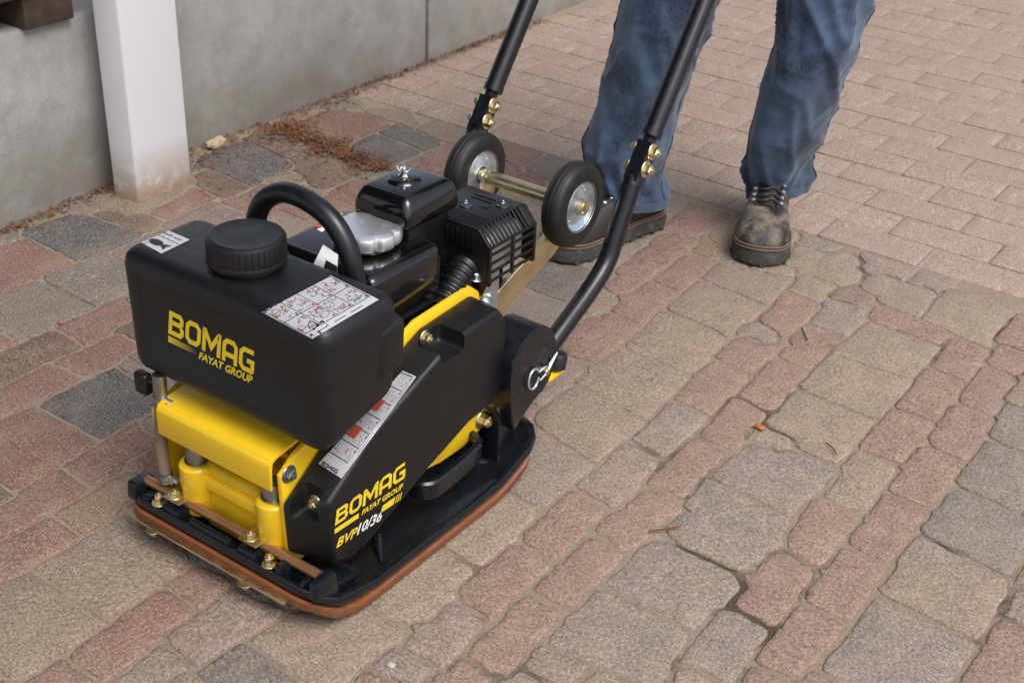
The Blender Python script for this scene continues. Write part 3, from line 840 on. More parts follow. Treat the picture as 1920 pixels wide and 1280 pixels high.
def pictogram_label(quad, target, parent, cols, rows, x_text, rd, red_rows=()):
    s = decal('instruction_label', grid_geo(12, 8), quad, target, .0005, 'sticker_silver', parent)
    lines, blk, red = [], [], []
    for i in range(cols + 1):
        x = x_text + (1 - x_text) * i / cols * .98; lines.append(([(x + dx*.0035, y) for y in np.linspace(.16, .99, 7) for dx in (-1, 1)], [(2*k, 2*k+1, 2*k+3, 2*k+2) for k in range(6)]))
    for j in range(rows + 1):
        y = .16 + .83*j/rows; lines.append(([(x, y + dy*.006) for x in np.linspace(x_text, .98, 9) for dy in (-1, 1)], [(2*k, 2*k+1, 2*k+3, 2*k+2) for k in range(8)]))
    for i in range(cols):
        for j in range(rows):
            x0 = x_text + (1-x_text)*i/cols + .02; x1 = x_text + (1-x_text)*(i+1)/cols - .03; y0 = .16+.83*j/rows + .05; y1 = .16+.83*(j+1)/rows - .05
            blk += scribbles(10, x0, x1, y0, y1, rd, .006); red += scribbles(2, x0, x1, y0, y1, rd, .012)
            blk.append(grid_geo(1, 1, x1 - .02, x1, y0 - .03, y0 + .01))
    for k in range(3): blk.append(grid_geo(6, 1, x_text + .1 + k*.25, x_text + .28 + k*.25, .06, .075))
    decal('print', join_geo(lines + blk), quad, target, .0008, 'print_black', s)
    decal('print', join_geo(red), quad, target, .0011, 'print_red', s)
    return s
rd = random.Random(5)
Q = [(491, 585), (586, 635), (710, 562), (620, 517)]       # u: towards the front-right edge, v: towards the rear
Qr = [Q[1], Q[2], Q[3], Q[0]]
lab = pictogram_label(Qr, tank, tank, 4, 2, .02, rd)
decal('lettering', logo, [(496, 588), (532, 566), (529, 560), (493, 581)], tank, .0012, 'print_black', lab)

# --- tap, hose
tap = part('tap', 'cap_plastic', pc, lambda bm: (add_box(bm, -.160, -.138, -.004, .010, .202, .232, .004, 3), add_tube(bm, [(-.14, .004, .224), (-.116, .004, .228)], .005, 10)))
part('hose_stub', 'steel', tap, lambda bm: add_tube(bm, [(-.119, .004, .240), (-.119, .003, .205)], .0085, 16))
hose = part('hose', 'hose_plastic', pc, lambda bm: add_tube(bm, smooth_path([(-.119, .003, .212), (-.1225, .002, .175), (-.124, .0, .14), (-.119, -.003, .108), (-.115, -.005, .086)], 5), .0078, 18))
for z, x, y in ((.207, -.1195, .003), (.096, -.1165, -.004)):
    c = part('hose_clip', 'steel', hose, lambda bm: add_lathe(bm, [(.0082, -.005), (.0094, -.0045), (.0094, -.001), (.0089, 0), (.0094, .001), (.0094, .0045), (.0082, .005)], (x, y, z), (0, 0, 1), 20))
    part('clip_ears', 'zinc', c, lambda bm: (add_box(bm, x + .008, x + .022, y - .003, y + .003, z - .003, z + .003, .001), add_tube(bm, [(x + .018, y - .008, z), (x + .018, y + .008, z)], .002, 8)))

# --- lifting hoop
part('lifting_hoop', 'hoop_rubber', pc, lambda bm: add_tube(bm, smooth_path([(-.098, .152, .23), (-.099, .152, .33), (-.095, .152, .385), (-.080, .152, .425), (-.048, .152, .449), (-.010, .152, .4525), (.030, .152, .440), (.056, .152, .412), (.068, .152, .372), (.070, .152, .33), (.070, .152, .22)], 6), .0128, 20))

# --- engine
eng = part('engine_block', 'engine_satin', pc, lambda bm: (add_box(bm, -.115, .050, .185, .36, .161, .272, .010, 3), add_box(bm, -.09, .045, .36, .485, .17, .285, .006), add_lathe(bm, [(.075, 0), (.078, .004), (.078, .03), (.05, .045)], (-.115, .27, .235), (-1, 0, 0), 32)))
for k in range(7): part('cooling_fin', 'engine_satin', eng, lambda bm: add_box(bm, -.098, .056, .368 + k*.016, .372 + k*.016, .178, .296, .001))
ft = part('fuel_tank', 'engine_gloss', pc, lambda bm: (add_box(bm, -.106, .064, .186, .328, .268, .355, .016, 5), add_box(bm, -.110, .068, .183, .331, .279, .2815, .001)))
def fn(bm):
    add_lathe(bm, [(.030, -.003), (.033, .0005), (.031, .004), (.026, .006)], (-.008, .258, .354), (0, 0, 1), 40)
part('filler_neck', 'engine_gloss', ft, fn)
lob = lambda a, r, h: (1 - .085 * (max(0, math.cos(a * 9)) ** 2)) if r > .030 and h > .006 else 1
part('fuel_cap', 'aluminium', ft, lambda bm: add_lathe(bm, [(.042, .007), (.0440, .009), (.0455, .012), (.0455, .0225), (.0440, .0255), (.040, .0272), (.034, .0280), (.024, .0270), (.008, .0268)], (-.008, .258, .354), (0, 0, 1), 108, lobes=lob), 30)
decal('warning_label', grid_geo(4, 4), [(565, 415), (604, 436), (650, 400), (612, 388)], ft, .0005, 'print_white', ft)
decal('print', join_geo([grid_geo(2, 2, .62, .95, .55, .92)]), [(565, 415), (604, 436), (650, 400), (612, 388)], ft, .0008, 'print_yellow', ft)
decal('print', join_geo([grid_geo(2, 2, .04, .26, .45, .9)]), [(565, 415), (604, 436), (650, 400), (612, 388)], ft, .0008, 'print_blue', ft)
decal('print', join_geo([grid_geo(2, 2, .55, .8, .06, .3)]), [(565, 415), (604, 436), (650, 400), (612, 388)], ft, .0008, 'print_red', ft)
tl = decal('fuel_label', grid_geo(4, 6), [(586, 500), (632, 522), (634, 478), (606, 459)], ft, .0005, 'print_white', ft)
decal('print', join_geo([grid_geo(3, 2, .42, 1, .05, .5)]), [(586, 500), (632, 522), (634, 478), (606, 459)], ft, .0008, 'print_black', tl)
# air cleaner
def fn(bm):
    add_loft(bm, [[(-.055, .284, .372), (.038, .284, .372), (.038, .392, .372), (-.055, .392, .372)], [(-.055, .284, .398), (.038, .284, .398), (.038, .392, .398), (-.055, .392, .398)],
                  [(-.045, .294, .416), (.028, .294, .416), (.028, .382, .416), (-.045, .382, .416)]])
    bevel(bm, bm.edges[:], .009, 3)
ac = part('air_cleaner', 'engine_gloss', pc, fn, 45)
part('filter_body', 'engine_satin', ac, lambda bm: add_box(bm, -.045, .028, .298, .382, .300, .373, .006))
part('cover_dome', 'engine_gloss', ac, lambda bm: add_lathe(bm, [(.024, -.002), (.021, .0025), (.015, .0055), (.008, .0045), (.005, .0055)], (-.012, .336, .416), (0, 0, 1), 32))
def fn(bm):
    c = Vector((-.012, .336, .4205)); add_lathe(bm, [(.0075, 0), (.0075, .002), (.0045, .004), (.004, .011), (.0028, .014)], c, (0, 0, 1), 16)
    for s in (-1, 1): add_tube(bm, [c + Vector((s*.003, 0, .004)), c + Vector((s*.008, s*.002, .009)), c + Vector((s*.0095, s*.003, .013))], [.0022, .002, .0012], 8)
part('wing_nut', 'chrome', ac, fn)
part('air_duct', 'engine_satin', pc, lambda bm: add_box(bm, -.05, .03, .30, .39, .25, .318, .006))
# muffler and its guard
muf = part('muffler', 'muffler_steel', pc, lambda bm: (add_box(bm, .012, .0905, .386, .468, .285, .345, .012, 3), add_box(bm, .01, .06, .39, .46, .20, .288, .01)))
Y0, Y1 = .374, .480
gd = part('muffler_guard', 'engine_satin', pc, lambda bm: (
    add_box(bm, -.014, .0785, Y0, Y1, .3575, .3605, .001),                              # top sheet
    add_box(bm, -.017, -.0135, Y0, Y1, .27, .3600, .001),
    add_box(bm, -.001, .0965, Y1 - .003, Y1, .28, .338, .001), add_box(bm, -.001, .0785, Y1 - .003, Y1, .338, .3575, .001),
    add_prism(bm, [(-.014, .225), (.072, .225), (.0965, .286), (.0965, .339), (.0785, .358), (-.014, .358)], 'y', Y0, Y0 + .003, .0008)))
def slat(name, poly, axis, a, b): return part(name, 'engine_satin', gd, lambda bm: add_prism(bm, poly, axis, a, b, .0006))
for k in range(10):                                                                     # chamfer with slots
    y = Y0 + .012 + k * (Y1 - Y0 - .034) / 9.
    slat('slot_bar', [(.0975, .338), (.0995, .3385), (.0800, .3607), (.0782, .3590)], 'y', y - .0021, y + .0021)
for y0, y1 in ((Y0, Y0 + .0065), (Y1 - .017, Y1)): slat('corner_piece', [(.0972, .3375), (.0998, .338), (.0802, .3610), (.0779, .3586)], 'y', y0, y1)
for zz in (.289, .3015, .314, .3265, .337): slat('grille_bar', [(Y0, zz - .0020), (Y1, zz - .0020), (Y1, zz + .0020), (Y0, zz + .0020)], 'x', .0970, .0995)
for yy in (Y0 + .003, Y0 + .054, Y1 - .003): slat('grille_post', [(yy - .003, .283), (yy + .003, .283), (yy + .003, .3395), (yy - .003, .3395)], 'x', .0967, .1000)
for k in range(9): part('louvre', 'engine_satin', gd, lambda bm: add_box(bm, .003 + k*.0085, .008 + k*.0085, Y0 - .003, Y0, .328, .353, .0012))
for k in range(6): part('rib', 'engine_satin', gd, lambda bm: add_box(bm, .004, .074, Y0 + .006 + k*.005, Y0 + .0085 + k*.005, .3603, .3615, .0005))
for x, y in ((.022, Y0 + .050), (.060, Y0 + .082)):
    def fn(bm): add_lathe(bm, [(.0105, 0), (.0095, .0018), (.0075, .0012), (.006, .0010)], (x, y, .3604), (0, 0, 1), 24)
    part('dimple', 'engine_gloss', gd, fn); hexbolt(gd, (x, y, .3618), (0, 0, 1), .0035, .003, 'chrome', False)
part('emblem', 'engine_satin', gd, lambda bm: (add_box(bm, .010, .044, Y1 - .030, Y1 - .026, .3604, .3613, .0003), add_box(bm, .010, .044, Y1 - .020, Y1 - .016, .3604, .3613, .0003), add_box(bm, .038, .050, Y0 + .058, Y0 + .070, .3604, .3612, .0003)))
# ribbed breather boot beside the fuel tank
def fn(bm):
    pth = smooth_path([(.058, .395, .300), (.062, .372, .300), (.066, .345, .288), (.068, .318, .268), (.068, .30, .248)], 12)
    add_tube(bm, pth, [.0205 - .006 * i / len(pth) + (.0022 if (i % 4) < 2 else -.0012) for i in range(len(pth))], 24)
part('ribbed_duct', 'engine_satin', pc, fn, 60)
part('carburettor', 'steel', eng, lambda bm: (add_box(bm, .052, .072, .34, .37, .22, .25, .004), add_tube(bm, [(.06, .31, .235), (.06, .42, .235)], .006, 10)))
hexbolt(side, (.080, .372, .288), (0, .2, 1), .0055, .008, 'zinc')

# --- transport wheels
ax = part('wheel_axle', 'gold_zinc', pc, lambda bm: add_tube(bm, [(-.112, .600, .318), (.100, .600, .318)], .0105, 24))
for x, s in ((-.097, -1), (.078, 1)):
    c = (x - .0165, .600, .318)
    wh = part('wheel', 'rubber', pc, lambda bm: add_lathe(bm, [(.036, .002), (.040, .0), (.055, .001), (.0595, .004), (.0615, .0075), (.0612, .0085), (.0625, .0105), (.0628, .0165), (.0622, .0172), (.0622, .0178), (.0628, .0185), (.0625, .0235), (.0612, .0255), (.0615, .0265), (.0595, .030), (.055, .033), (.040, .034), (.036, .032)], c, (1, 0, 0), 64, cap=False), 40)
    part('rim', 'zinc', wh, lambda bm: add_lathe(bm, [(.012, .004), (.0125, .0035), (.028, .009), (.0345, .0045), (.0375, .001), (.0385, .002), (.0385, .032), (.0375, .033), (.0345, .0295), (.028, .025), (.0125, .0305), (.012, .030)], c, (1, 0, 0), 48, cap=False), 30)
    for a in (45, 135, 225, 315):
        for xs, dr in ((x + .0085, 1), (x - .0085, -1)):
            part('rivet', 'zinc', wh, lambda bm: add_lathe(bm, [(.0028, 0), (.0024, .0012), (.0012, .0018)], (xs, .600 + .0255*math.cos(R_(a)), .318 + .0255*math.sin(R_(a))), (dr, 0, 0), 10))
    part('hub', 'gold_zinc', wh, lambda bm: add_lathe(bm, [(.0115, 0), (.0115, .006), (.0095, .007), (.0095, .012), (.006, .013)], (x + s*.0125, .600, .318), (s, 0, 0), 24))
    def fn(bm):
        q = Vector((x + s*.024, .600, .318)); add_tube(bm, smooth_path([q + Vector((0, -.010, -.004)), q + Vector((0, .004, .006)), q + Vector((0, .012, .002)), q + Vector((0, .006, -.008)), q + Vector((0, -.004, -.016))], 5), .0012, 8)
    part('split_pin', 'zinc', wh, fn)
for x in (-.076, .050):
    part('wheel_arm', 'gold_zinc', pc, lambda bm: add_prism(bm, [(.588, .322), (.600, .331), (.612, .322), (.613, .300), (.604, .244), (.590, .236), (.500, .207), (.468, .189), (.400, .160), (.400, .186), (.452, .230), (.548, .264), (.578, .276), (.586, .296)], 'x', x, x + .009, .001))

# --- folding handle
for s, X in ((1, .150), (-1, -.127)):
    xo = X + .012 * s; xi = X - .040 * s
    def fn(bm):
        ctr = (.396, .176); pts = [(ctr[0] + .054*math.cos(R_(a)), ctr[1] + .058*math.sin(R_(a))) for a in range(-70, 161, 8)]
        add_prism(bm, pts + [(.345, .175), (.347, .140), (.352, .108), (.360, .090), (.368, .100), (.382, .113), (.398, .1185)], 'x', min(xo, xi), max(xo, xi), .0028, 3)
        add_box(bm, min(xi, X - .008*s), max(xi, X - .008*s), .350, .392, .026, .135, .004)
    br = part('handle_bracket', 'tube_paint', pc, fn, 40)
    o = X + .0125 * s
    def fn(bm):
        q = Vector((o + s*.004, .392, .160))
        add_tube(bm, [q + Vector((0, .012*math.cos(a), .015*math.sin(a))) for a in np.linspace(.4, 6.1, 20)], .0017, 8)
        add_tube(bm, smooth_path([q + Vector((0, .012, .005)), q + Vector((s*.002, .024, .009)), q + Vector((0, .034, .004)), q + Vector((0, .050, .016))], 5), .0015, 8)
        add_tube(bm, [q + Vector((s*.004, .010, -.005)), q + Vector((s*.004, .026, .0)), q + Vector((s*.004, .048, .021))], .0015, 8)
    part('spring_clip', 'zinc', br, fn)
    part('pivot_pin', 'gold_zinc', br, lambda bm: add_lathe(bm, [(.0055, 0), (.0055, .009), (.004, .0105)], (o - s*.001, .418, .160), (s, 0, 0), 16))
    part('pin_washer', 'rubber', br, lambda bm: add_lathe(bm, [(.017, 0), (.017, .002), (.012, .003)], (o - s*.002, .392, .160), (s, 0, 0), 24))
    bf = part('buffer', 'rubber', br, lambda bm: add_lathe(bm, [(.010, 0), (.0135, .002), (.0135, .020), (.0115, .023)], (X + .002*s, .468, .136), (0, .2, 1), 24))
    part('buffer_stop', 'yellow_paint', br, lambda bm: add_box(bm, X - .014, X + .010, .440, .476, .128, .134, .001))
    lo = smooth_path([(X, .435, .170), (X, .470, .188), (X, .535, .220), (X, .572, .242), (X, .592, .262), (X, .605, .288), (X, .625, .328), (X, .640, .358)], 5)
    lw = part('lower_tube', 'tube_paint', pc, lambda bm: add_tube(bm, lo, .0138, 20))
    d = Vector((0, .158, .223)).normalized(); A = Vector((X, .640, .358))
    def fn(bm):
        add_tube(bm, [A - d*.004, A + d*.006], [.0148, .0148], 20)
        for t in (-.0055, .0055):
            bx = [A + d*.0 + Vector((t - .003, 0, 0)), A + d*.076 + Vector((t - .003, 0, 0))]
        n = Vector((0, -d.z, d.y))
        for t0, t1 in ((-.0105, -.0045), (.0045, .0105)):
            add_loft(bm, [[A + d*l + Vector((x, 0, 0)) + n*h for x, h in ((t0, -.013), (t1, -.013), (t1, .013), (t0, .013))] for l in (.002, .060)])
        add_loft(bm, [[A + d*l + Vector((x, 0, 0)) + n*h for x, h in ((-.0042, -.011), (.0042, -.011), (.0042, .011), (-.0042, .011))] for l in (.014, .080)])
    hg = part('hinge', 'tube_paint', lw, fn, 30)
    for l in (.024, .050):
        for e in (-1, 1):
            q = A + d*l + Vector((e*.0108, 0, 0)); hexbolt(hg, q, (e, 0, 0), .0078, .009, 'gold_zinc')
    B = A + d*.072; T = Vector((X, 1.045, .928))
    if s == 1: BR, TR = B, T
    else: BL, TL = B, T
upp = smooth_path([TR + Vector((-.0, .022, .03)), Vector((TR.x - .03, TR.y + .035, TR.z + .042)), Vector((TL.x + .03, TL.y + .035, TL.z + .042)), TL + Vector((0, .022, .03))], 6)
part('upper_tube', 'tube_paint', pc, lambda bm: add_tube(bm, [BR, BR + (TR - BR)*.5, TR] + upp + [TL, BL + (TL - BL)*.5, BL], .0142, 20))
for Bq in (BR, BL): part('collar', 'tube_paint', pc, lambda bm: add_tube(bm, [Bq - d*.002, Bq + d*.008], .0152, 20))

# --- print on the belt cover
cl = decal('lettering', logo, [(627.5, 985), (758.7, 895), (760.6, 864), (631, 955)], cover, .0005, 'print_yellow', cover)
decal('lettering', text_geo('FAYAT GROUP', .035, .15), [(677, 966), (755, 915), (756, 904), (679, 955)], cover, .0005, 'print_yellow', cover)
decal('stripe', grid_geo(6, 1), [(627, 1000), (672, 970), (672, 961), (627, 991)], cover, .0005, 'print_yellow', cover)
decal('stripe', grid_geo(6, 1), [(713, 961), (737, 945), (741, 930), (717, 947)], cover, .0005, 'print_yellow', cover)
for k in range(3): decal('stripe', grid_geo(1, 1), [(740 + k*4, 943 - k*2.6), (742 + k*4, 941.6 - k*2.6), (745.5 + k*4, 926.6 - k*2.6), (743.5 + k*4, 928 - k*2.6)], cover, .0005, 'print_yellow', cover)
decal('lettering', text_geo('BVP', .03, .25), [(630, 1027), (669, 1003), (672, 985), (632, 1009)], cover, .0005, 'print_yellow', cover)
decal('lettering', text_geo('10/36', .025, .25), [(668, 1003), (715, 974), (718, 954), (671, 982)], cover, .0005, 'print_white', cover)
lab = pictogram_label([(640.6, 896.7), (781, 706), (755, 695), (597.5, 869)], cover, cover, 6, 1, .13, rd)
decal('lettering', logo, [(602, 871), (632, 889), (636, 882), (606, 864)], cover, .0012, 'print_black', lab)
for u in (.32, .60): decal('print', grid_geo(3, 2, u, u + .11, .55, .97), [(640.6, 896.7), (781, 706), (755, 695), (597.5, 869)], cover, .0010, 'print_red', lab)
# ---------------------------------------------------------------- the person behind the handle
per = empty('person', (-.02, 1.22, 0), 'person in blue jeans and scuffed dark work boots standing behind the compactor handle', 'person')
from mathutils import noise as mn
def leg_rings(keys, seed, n=72, m=190):
    """trouser leg with pulled folds at the knee and cloth stacked up on the boot"""
    keys = np.array(keys); zs = np.linspace(keys[0, 2], keys[-1, 2], m); rings = []; o = Vector((seed * 3.1, seed * 1.7, 0))
    for z in zs:
        c = [np.interp(z, keys[:, 2], keys[:, k]) for k in (0, 1, 3, 4)]; r = []
        low = math.exp(-max(0, z - .13) / .07); knee = math.exp(-((z - .40) / .13) ** 2)
        for k in range(n):
            a = 2*math.pi*k/n; ca, sa = math.cos(a), math.sin(a)
            q = Vector((ca, sa, 0)) * .9 + o
            w1 = mn.noise(Vector((q.x*1.1, q.y*1.1, z*9 + 1.3*ca + .7*sa))); w2 = mn.noise(Vector((q.x*1.6 + 5, q.y*1.6, z*24 - 1.8*sa + ca))); w3 = mn.noise(Vector((q.x*.8, q.y*.8 + 9, z*6)))
            rd1 = 1 - 2.2*abs(w1); rd2 = 1 - 2.4*abs(w2)                            # ridged: crests where the cloth creases
            cr1, cr2 = max(0, rd1)**2.2, max(0, rd2)**2.0
            h = .0055*w3*2 + (.003 + .012*low + .0095*knee)*(cr1 - .35) + (.0006 + .006*low + .0025*knee)*(cr2 - .35)
            h *= min(1, .25 + (z - keys[0, 2]) / .035)
            seam = .0022 if abs(math.sin(a - .15)) < .05 else 0
            r.append((c[0] + (c[2] + h + seam)*ca, c[1] + (c[3] + h + seam)*sa, z + .012*low*math.sin(a + seed)))
        rings.append(r)
    return rings
LL = [(-.152, 1.166, .066, .070, .084), (-.165, 1.158, .12, .070, .084), (-.166, 1.150, .17, .076, .086), (-.148, 1.158, .24, .073, .082), (-.130, 1.165, .32, .075, .083), (-.108, 1.17, .45, .083, .090), (-.10, 1.20, .60, .088, .098), (-.085, 1.27, .82, .100, .115), (-.07, 1.285, .93, .095, .12)]
RL = [(.046, 1.392, .066, .056, .068), (.048, 1.378, .12, .060, .074), (.066, 1.350, .20, .070, .082), (.092, 1.335, .30, .075, .082), (.112, 1.325, .38, .078, .084), (.112, 1.325, .48, .075, .088), (.105, 1.325, .60, .085, .096), (.085, 1.315, .82, .100, .115), (.07, 1.305, .93, .095, .12)]
def fn(bm):
    add_loft(bm, leg_rings(LL, 3), False); add_loft(bm, leg_rings(RL, 8), False)
    add_loft(bm, [[(.165*f*math.cos(a), 1.295 + .125*f*math.sin(a), z) for a in np.linspace(0, 2*math.pi, 37)[:-1]] for z, f in ((.80, .9), (.86, 1.06), (.95, 1.04), (1.02, .98))], False)
jeans = part('jeans', 'denim', per, fn, 0)
me = jeans.data; me.polygons.foreach_set('use_smooth', [True]*len(me.polygons))
for keys, sd_ in ((LL, 3), (RL, 8)):
    r0 = leg_rings(keys, sd_)
    for i, dz in ((0, 0.0),):
        part('hem', 'denim', jeans, lambda bm: add_loft(bm, [[(p[0] + (p[0]-keys[0][0])*f, p[1] + (p[1]-keys[0][1])*f, p[2] + h) for p in r0[0]] for f, h in ((-.03, .0), (.02, -.002), (.035, .004), (.03, .013), (-.02, .016))], False), 60)
for keys, sd_ in ((LL, 3), (RL, 8)):                        # outer seams, double stitched
    rg = leg_rings(keys, sd_)
    for k in (3, 38): part('seam', 'denim_dark', jeans, lambda bm: add_tube(bm, [Vector(r[k]) + (Vector(r[k]) - Vector((sum(p[0] for p in r)/len(r), sum(p[1] for p in r)/len(r), r[k][2]))).normalized()*.0006 for r in rg[::2]], .0016, 6))
def boot(c, yaw, seed):
    """work boot; local x runs heel to toe"""
    L = .285; rot = Matrix.Rotation(yaw, 3, 'Z'); o = Vector((c[0], c[1], 0))
    W = lambda p: o + rot @ Vector(p)
    xs = np.linspace(-.07, .215, 30)
    def half(x):
        t = (x + .07) / L
        w = np.interp(t, [0, .04, .12, .3, .5, .7, .82, .92, .97, 1], [.012, .026, .034, .033, .040, .051, .0525, .045, .031, .010]); return w
    def outl(s, grow):
        return [((x - .07) * 1 + .07 * 1, 0, 0) for x in s]
    pl = [(x, half(x)) for x in xs] + [(x, -half(x) * .94) for x in xs[::-1]]
    ctr = (.07, 0)
    def ring(f, z, g=0): return [W((ctr[0] + (x-ctr[0])*(1+f), y*(1+f*1.6), z + g*max(0, (x-.16)/.055)**2)) for x, y in pl]
    bt = part('boot', 'boot_leather', per, lambda bm: add_loft(bm, [[W((x, s*1.0, z)) for x, s, z in rg] for rg in upper()]), 60) if False else None
    rings = []
    for i, x in enumerate(xs):
        t = (x + .07) / L; hw = half(x) * .97
        top = np.interp(t, [0, .05, .3, .45, .6, .75, .86, .94, 1], [.07, .105, .125, .112, .095, .083, .076, .062, .036])
        r = []
        for k in range(21):
            a = math.pi * k / 20; cs, sn = math.cos(a), math.sin(a)
            r.append(W((x, hw*math.copysign(abs(cs)**.62, cs), .026 + (top-.026)*abs(sn)**.72)))
        rings.append(r)
    up_ = part('boot', 'boot_leather' if seed == 2 else 'leather', per, lambda bm: add_loft(bm, rings, True, False), 60)
    part('shaft', 'leather', up_, lambda bm: add_loft(bm, [[W((.008 + .046*f*math.cos(a), .033*f*math.sin(a), z)) for a in np.linspace(0, 2*math.pi, 25)[:-1]] for z, f in ((.08, 1.05), (.11, 1.0), (.135, .98))], True), 60)
    sole = part('sole', 'sole_rubber', up_, lambda bm: add_loft(bm, [ring(.0, .004), ring(.035, .006), ring(.045, .022, .004), ring(.02, .031, .004)]), 40)
    k = 0
    for i in range(2, len(pl) - 2, 3):
        x, y = pl[i]; dx = (x - ctr[0]) * 1.03 + ctr[0]; dy = y * 1.06
        part('lug', 'sole_rubber', sole, lambda bm: add_tube(bm, [W((dx*.96 + .003, dy*.7, .0065)), W((dx, dy*1.03, .0065))], .0062, 6))
    for f, z in ((.030, .0325), (.018, .0375)):
        part('welt', 'stitch', up_, lambda bm: add_tube(bm, [W((ctr[0] + (x-ctr[0])*(1+f), y*(1+f*1.6), z + .004*max(0, (x-.16)/.055)**2)) for x, y in pl[1:-1]], .0019, 6))
    tops = lambda x: float(np.interp((x + .07) / L, [0, .05, .3, .45, .6, .75, .86, .94, 1], [.07, .105, .125, .112, .095, .083, .076, .062, .036]))
    tg = part('tongue', 'leather', up_, lambda bm: add_loft(bm, [[W((x, s*.021, tops(x) + (.0035 if abs(s) < .5 else -.004))) for s in (-1, -.4, .4, 1)] for x in (.135, .115, .095, .075, .055)], False, False), 60)
    for s in (-1, 1): part('facing', 'leather', up_, lambda bm: add_tube(bm, smooth_path([W((x, s*(.024 if x < .12 else .018), tops(x) - .002)) for x in (.055, .075, .095, .115, .132)], 3), .0042, 8))
    for q in range(4):
        x = .074 + q * .0155; z = tops(x)
        part('lace', 'leather', up_, lambda bm: add_tube(bm, smooth_path([W((x, -.026, z - .001)), W((x + .008, -.006, z + .0065)), W((x - .003, .008, z + .0065)), W((x + .006, .026, z - .001))], 5), .0026, 8))
        for e in (-1, 1): part('eyelet', 'zinc', up_, lambda bm: add_lathe(bm, [(.0040, 0), (.0036, .002), (.002, .0026)], W((x, e*.0255, z + .0015)), rot @ Vector((.2, e*.5, 1)), 10))
boot((-.146, 1.178), math.atan2(-.215, -.055), 1)
boot((.034, 1.394), math.atan2(-.165, .065), 2)
# body: one skinned surface, head and hands bare, the rest under clothes
bme = bpy.data.meshes.new('body')
J = {'pel': (.0, 1.29, .95, .12), 'sp': (.0, 1.27, 1.12, .12), 'ch': (.0, 1.235, 1.30, .135), 'nk': (.0, 1.215, 1.46, .055), 'hd0': (.0, 1.20, 1.54, .075), 'hd': (.0, 1.19, 1.63, .088), 'tp': (.0, 1.195, 1.69, .065),
     'kL': (-.11, 1.19, .50, .055), 'aL': (-.155, 1.175, .12, .036), 'kR': (.11, 1.32, .50, .055), 'aR': (.045, 1.37, .12, .036), 'hL': (-.085, 1.28, .88, .085), 'hR': (.085, 1.30, .88, .085),
     'sL': (-.17, 1.225, 1.37, .058), 'eL': (-.23, 1.20, 1.12, .042), 'wL': (-.115, 1.10, .99, .028), 'pL': (-.085, 1.085, .984, .030),
     'sR': (.17, 1.225, 1.37, .058), 'eR': (.24, 1.20, 1.12, .042), 'wR': (.135, 1.10, .99, .028), 'pR': (.105, 1.085, .984, .030)}
E_ = [('pel', 'sp'), ('sp', 'ch'), ('ch', 'nk'), ('nk', 'hd0'), ('hd0', 'hd'), ('hd', 'tp'), ('pel', 'hL'), ('hL', 'kL'), ('kL', 'aL'), ('pel', 'hR'), ('hR', 'kR'), ('kR', 'aR'),
      ('ch', 'sL'), ('sL', 'eL'), ('eL', 'wL'), ('wL', 'pL'), ('ch', 'sR'), ('sR', 'eR'), ('eR', 'wR'), ('wR', 'pR')]
for s, p in ((-1, 'pL'), (1, 'pR')):
    x, y, z, _ = J[p]
    for k in range(4):
        dx = (k - 1.5) * .019; pr = p
        for j, (oy, oz) in enumerate(((-.035, .012), (-.052, -.008), (-.040, -.030))):
            nm = f'{p}{k}{j}'; J[nm] = (x + dx, y + oy, z + oz, .0085); E_.append((pr, nm)); pr = nm
    J[p + 't'] = (x - s*.035, y - .012, z - .012, .010); J[p + 'u'] = (x - s*.042, y - .032, z - .028, .009); E_ += [(p, p + 't'), (p + 't', p + 'u')]
nm = list(J); bme.from_pydata([J[k][:3] for k in nm], [(nm.index(a), nm.index(b)) for a, b in E_], [])
bo = bpy.data.objects.new('body', bme); sc.collection.objects.link(bo)
bo.modifiers.new('s', 'SKIN')
for i, k in enumerate(nm):
    sv = bme.skin_vertices[0].data[i]; sv.radius = (J[k][3], J[k][3]); sv.use_root = (k == 'pel')
sb = bo.modifiers.new('u', 'SUBSURF'); sb.levels = 1; sb.render_levels = 1
dg = bpy.context.evaluated_depsgraph_get(); nme = bpy.data.meshes.new_from_object(bo.evaluated_get(dg)); bpy.data.objects.remove(bo)
body = link('body', nme, 'skin', per, 60)
hd = Vector((.0, 1.19, 1.63))
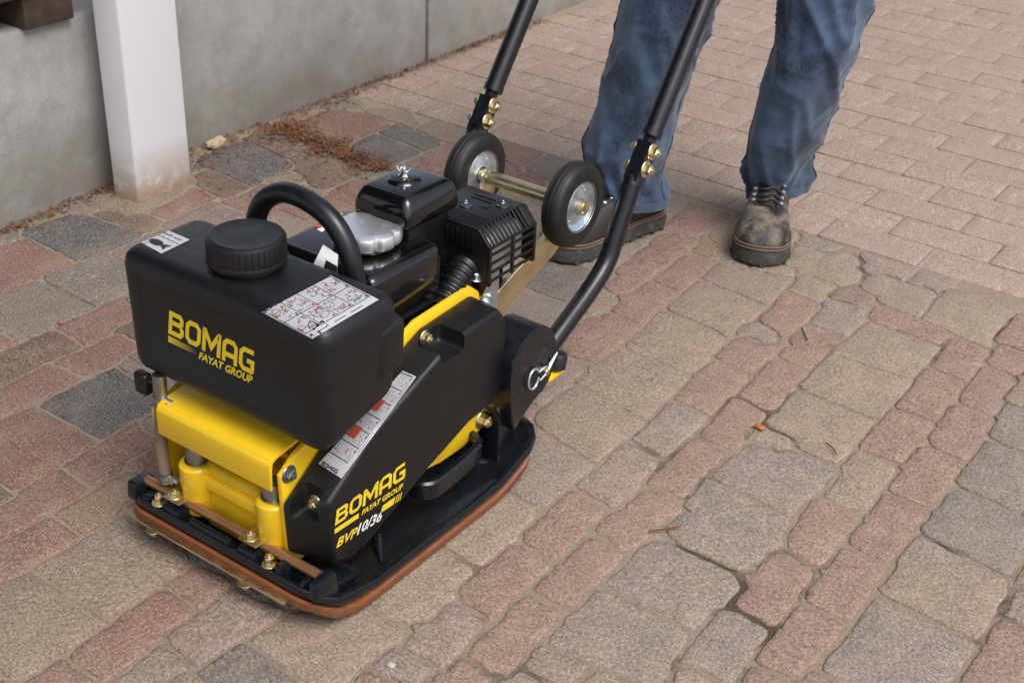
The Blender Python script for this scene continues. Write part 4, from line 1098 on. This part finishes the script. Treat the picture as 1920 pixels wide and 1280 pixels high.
def fn(bm):
    for s in (-1, 1): add_lathe(bm, [(.002, 0), (.010, .001), (.012, .006), (.004, .012)], hd + Vector((s*.080, .01, -.01)), (s, 0, 0), 12)
    add_loft(bm, [[hd + Vector((x, y, z)) for x, y, z in ((-.012*f, -.078 - d, -.03 + h), (.012*f, -.078 - d, -.03 + h), (.006*f, -.080 - d, .0 + h), (-.006*f, -.080 - d, .0 + h))] for f, d, h in ((1.3, -.015, 0), (1, .018, 0))])
part('face_features', 'skin', body, fn, 60)
for s in (-1, 1): part('eye', 'print_white', body, lambda bm: add_lathe(bm, [(.003, .010), (.010, .006), (.012, 0), (.008, -.004)], hd + Vector((s*.030, -.074, .006)), (0, -1, 0), 14), 60)
part('mouth', 'stitch', body, lambda bm: add_tube(bm, [hd + Vector((-.022, -.072, -.050)), hd + Vector((0, -.082, -.052)), hd + Vector((.022, -.072, -.050))], .004, 8))
def fn(bm):
    bmesh.ops.create_uvsphere(bm, u_segments=28, v_segments=16, radius=1)
    for v in list(bm.verts):
        if v.co.z < -.1 - .5*(v.co.y < -.2) + (.55 if v.co.y < -.3 else 0): bm.verts.remove(v)
    for v in bm.verts: v.co = hd + Vector((v.co.x*.100, v.co.y*.112 + .012, v.co.z*.110 + .015)) + Vector((random.uniform(-.003, .003),)*3)
part('hair', 'hair', body, fn, 60)
def fn(bm):
    add_loft(bm, [[(rx*math.cos(a), cy + ry*math.sin(a), z) for a in np.linspace(0, 2*math.pi, 37)[:-1]] for z, cy, rx, ry in ((.94, 1.295, .185, .145), (1.0, 1.29, .180, .14), (1.12, 1.27, .178, .135), (1.28, 1.24, .195, .14), (1.38, 1.225, .175, .115), (1.44, 1.215, .10, .085), (1.47, 1.213, .075, .07))], False)
    for s, xs in ((-1, (-.15, -.205, -.236, -.20, -.128)), (1, (.15, .205, .246, .21, .147))):
        add_tube(bm, smooth_path([(xs[0]*.55, 1.222, 1.395), (xs[0]*1.02, 1.222, 1.365), (xs[1], 1.215, 1.27), (xs[2], 1.195, 1.12), (xs[3], 1.16, 1.06), (xs[4], 1.108, .998)], 5), [.050 + .030*min(1, i/4) - .040*max(0, i - 5)/20 for i in range(26)], 20, True)
part('jacket', 'jacket_cloth', per, fn, 60)
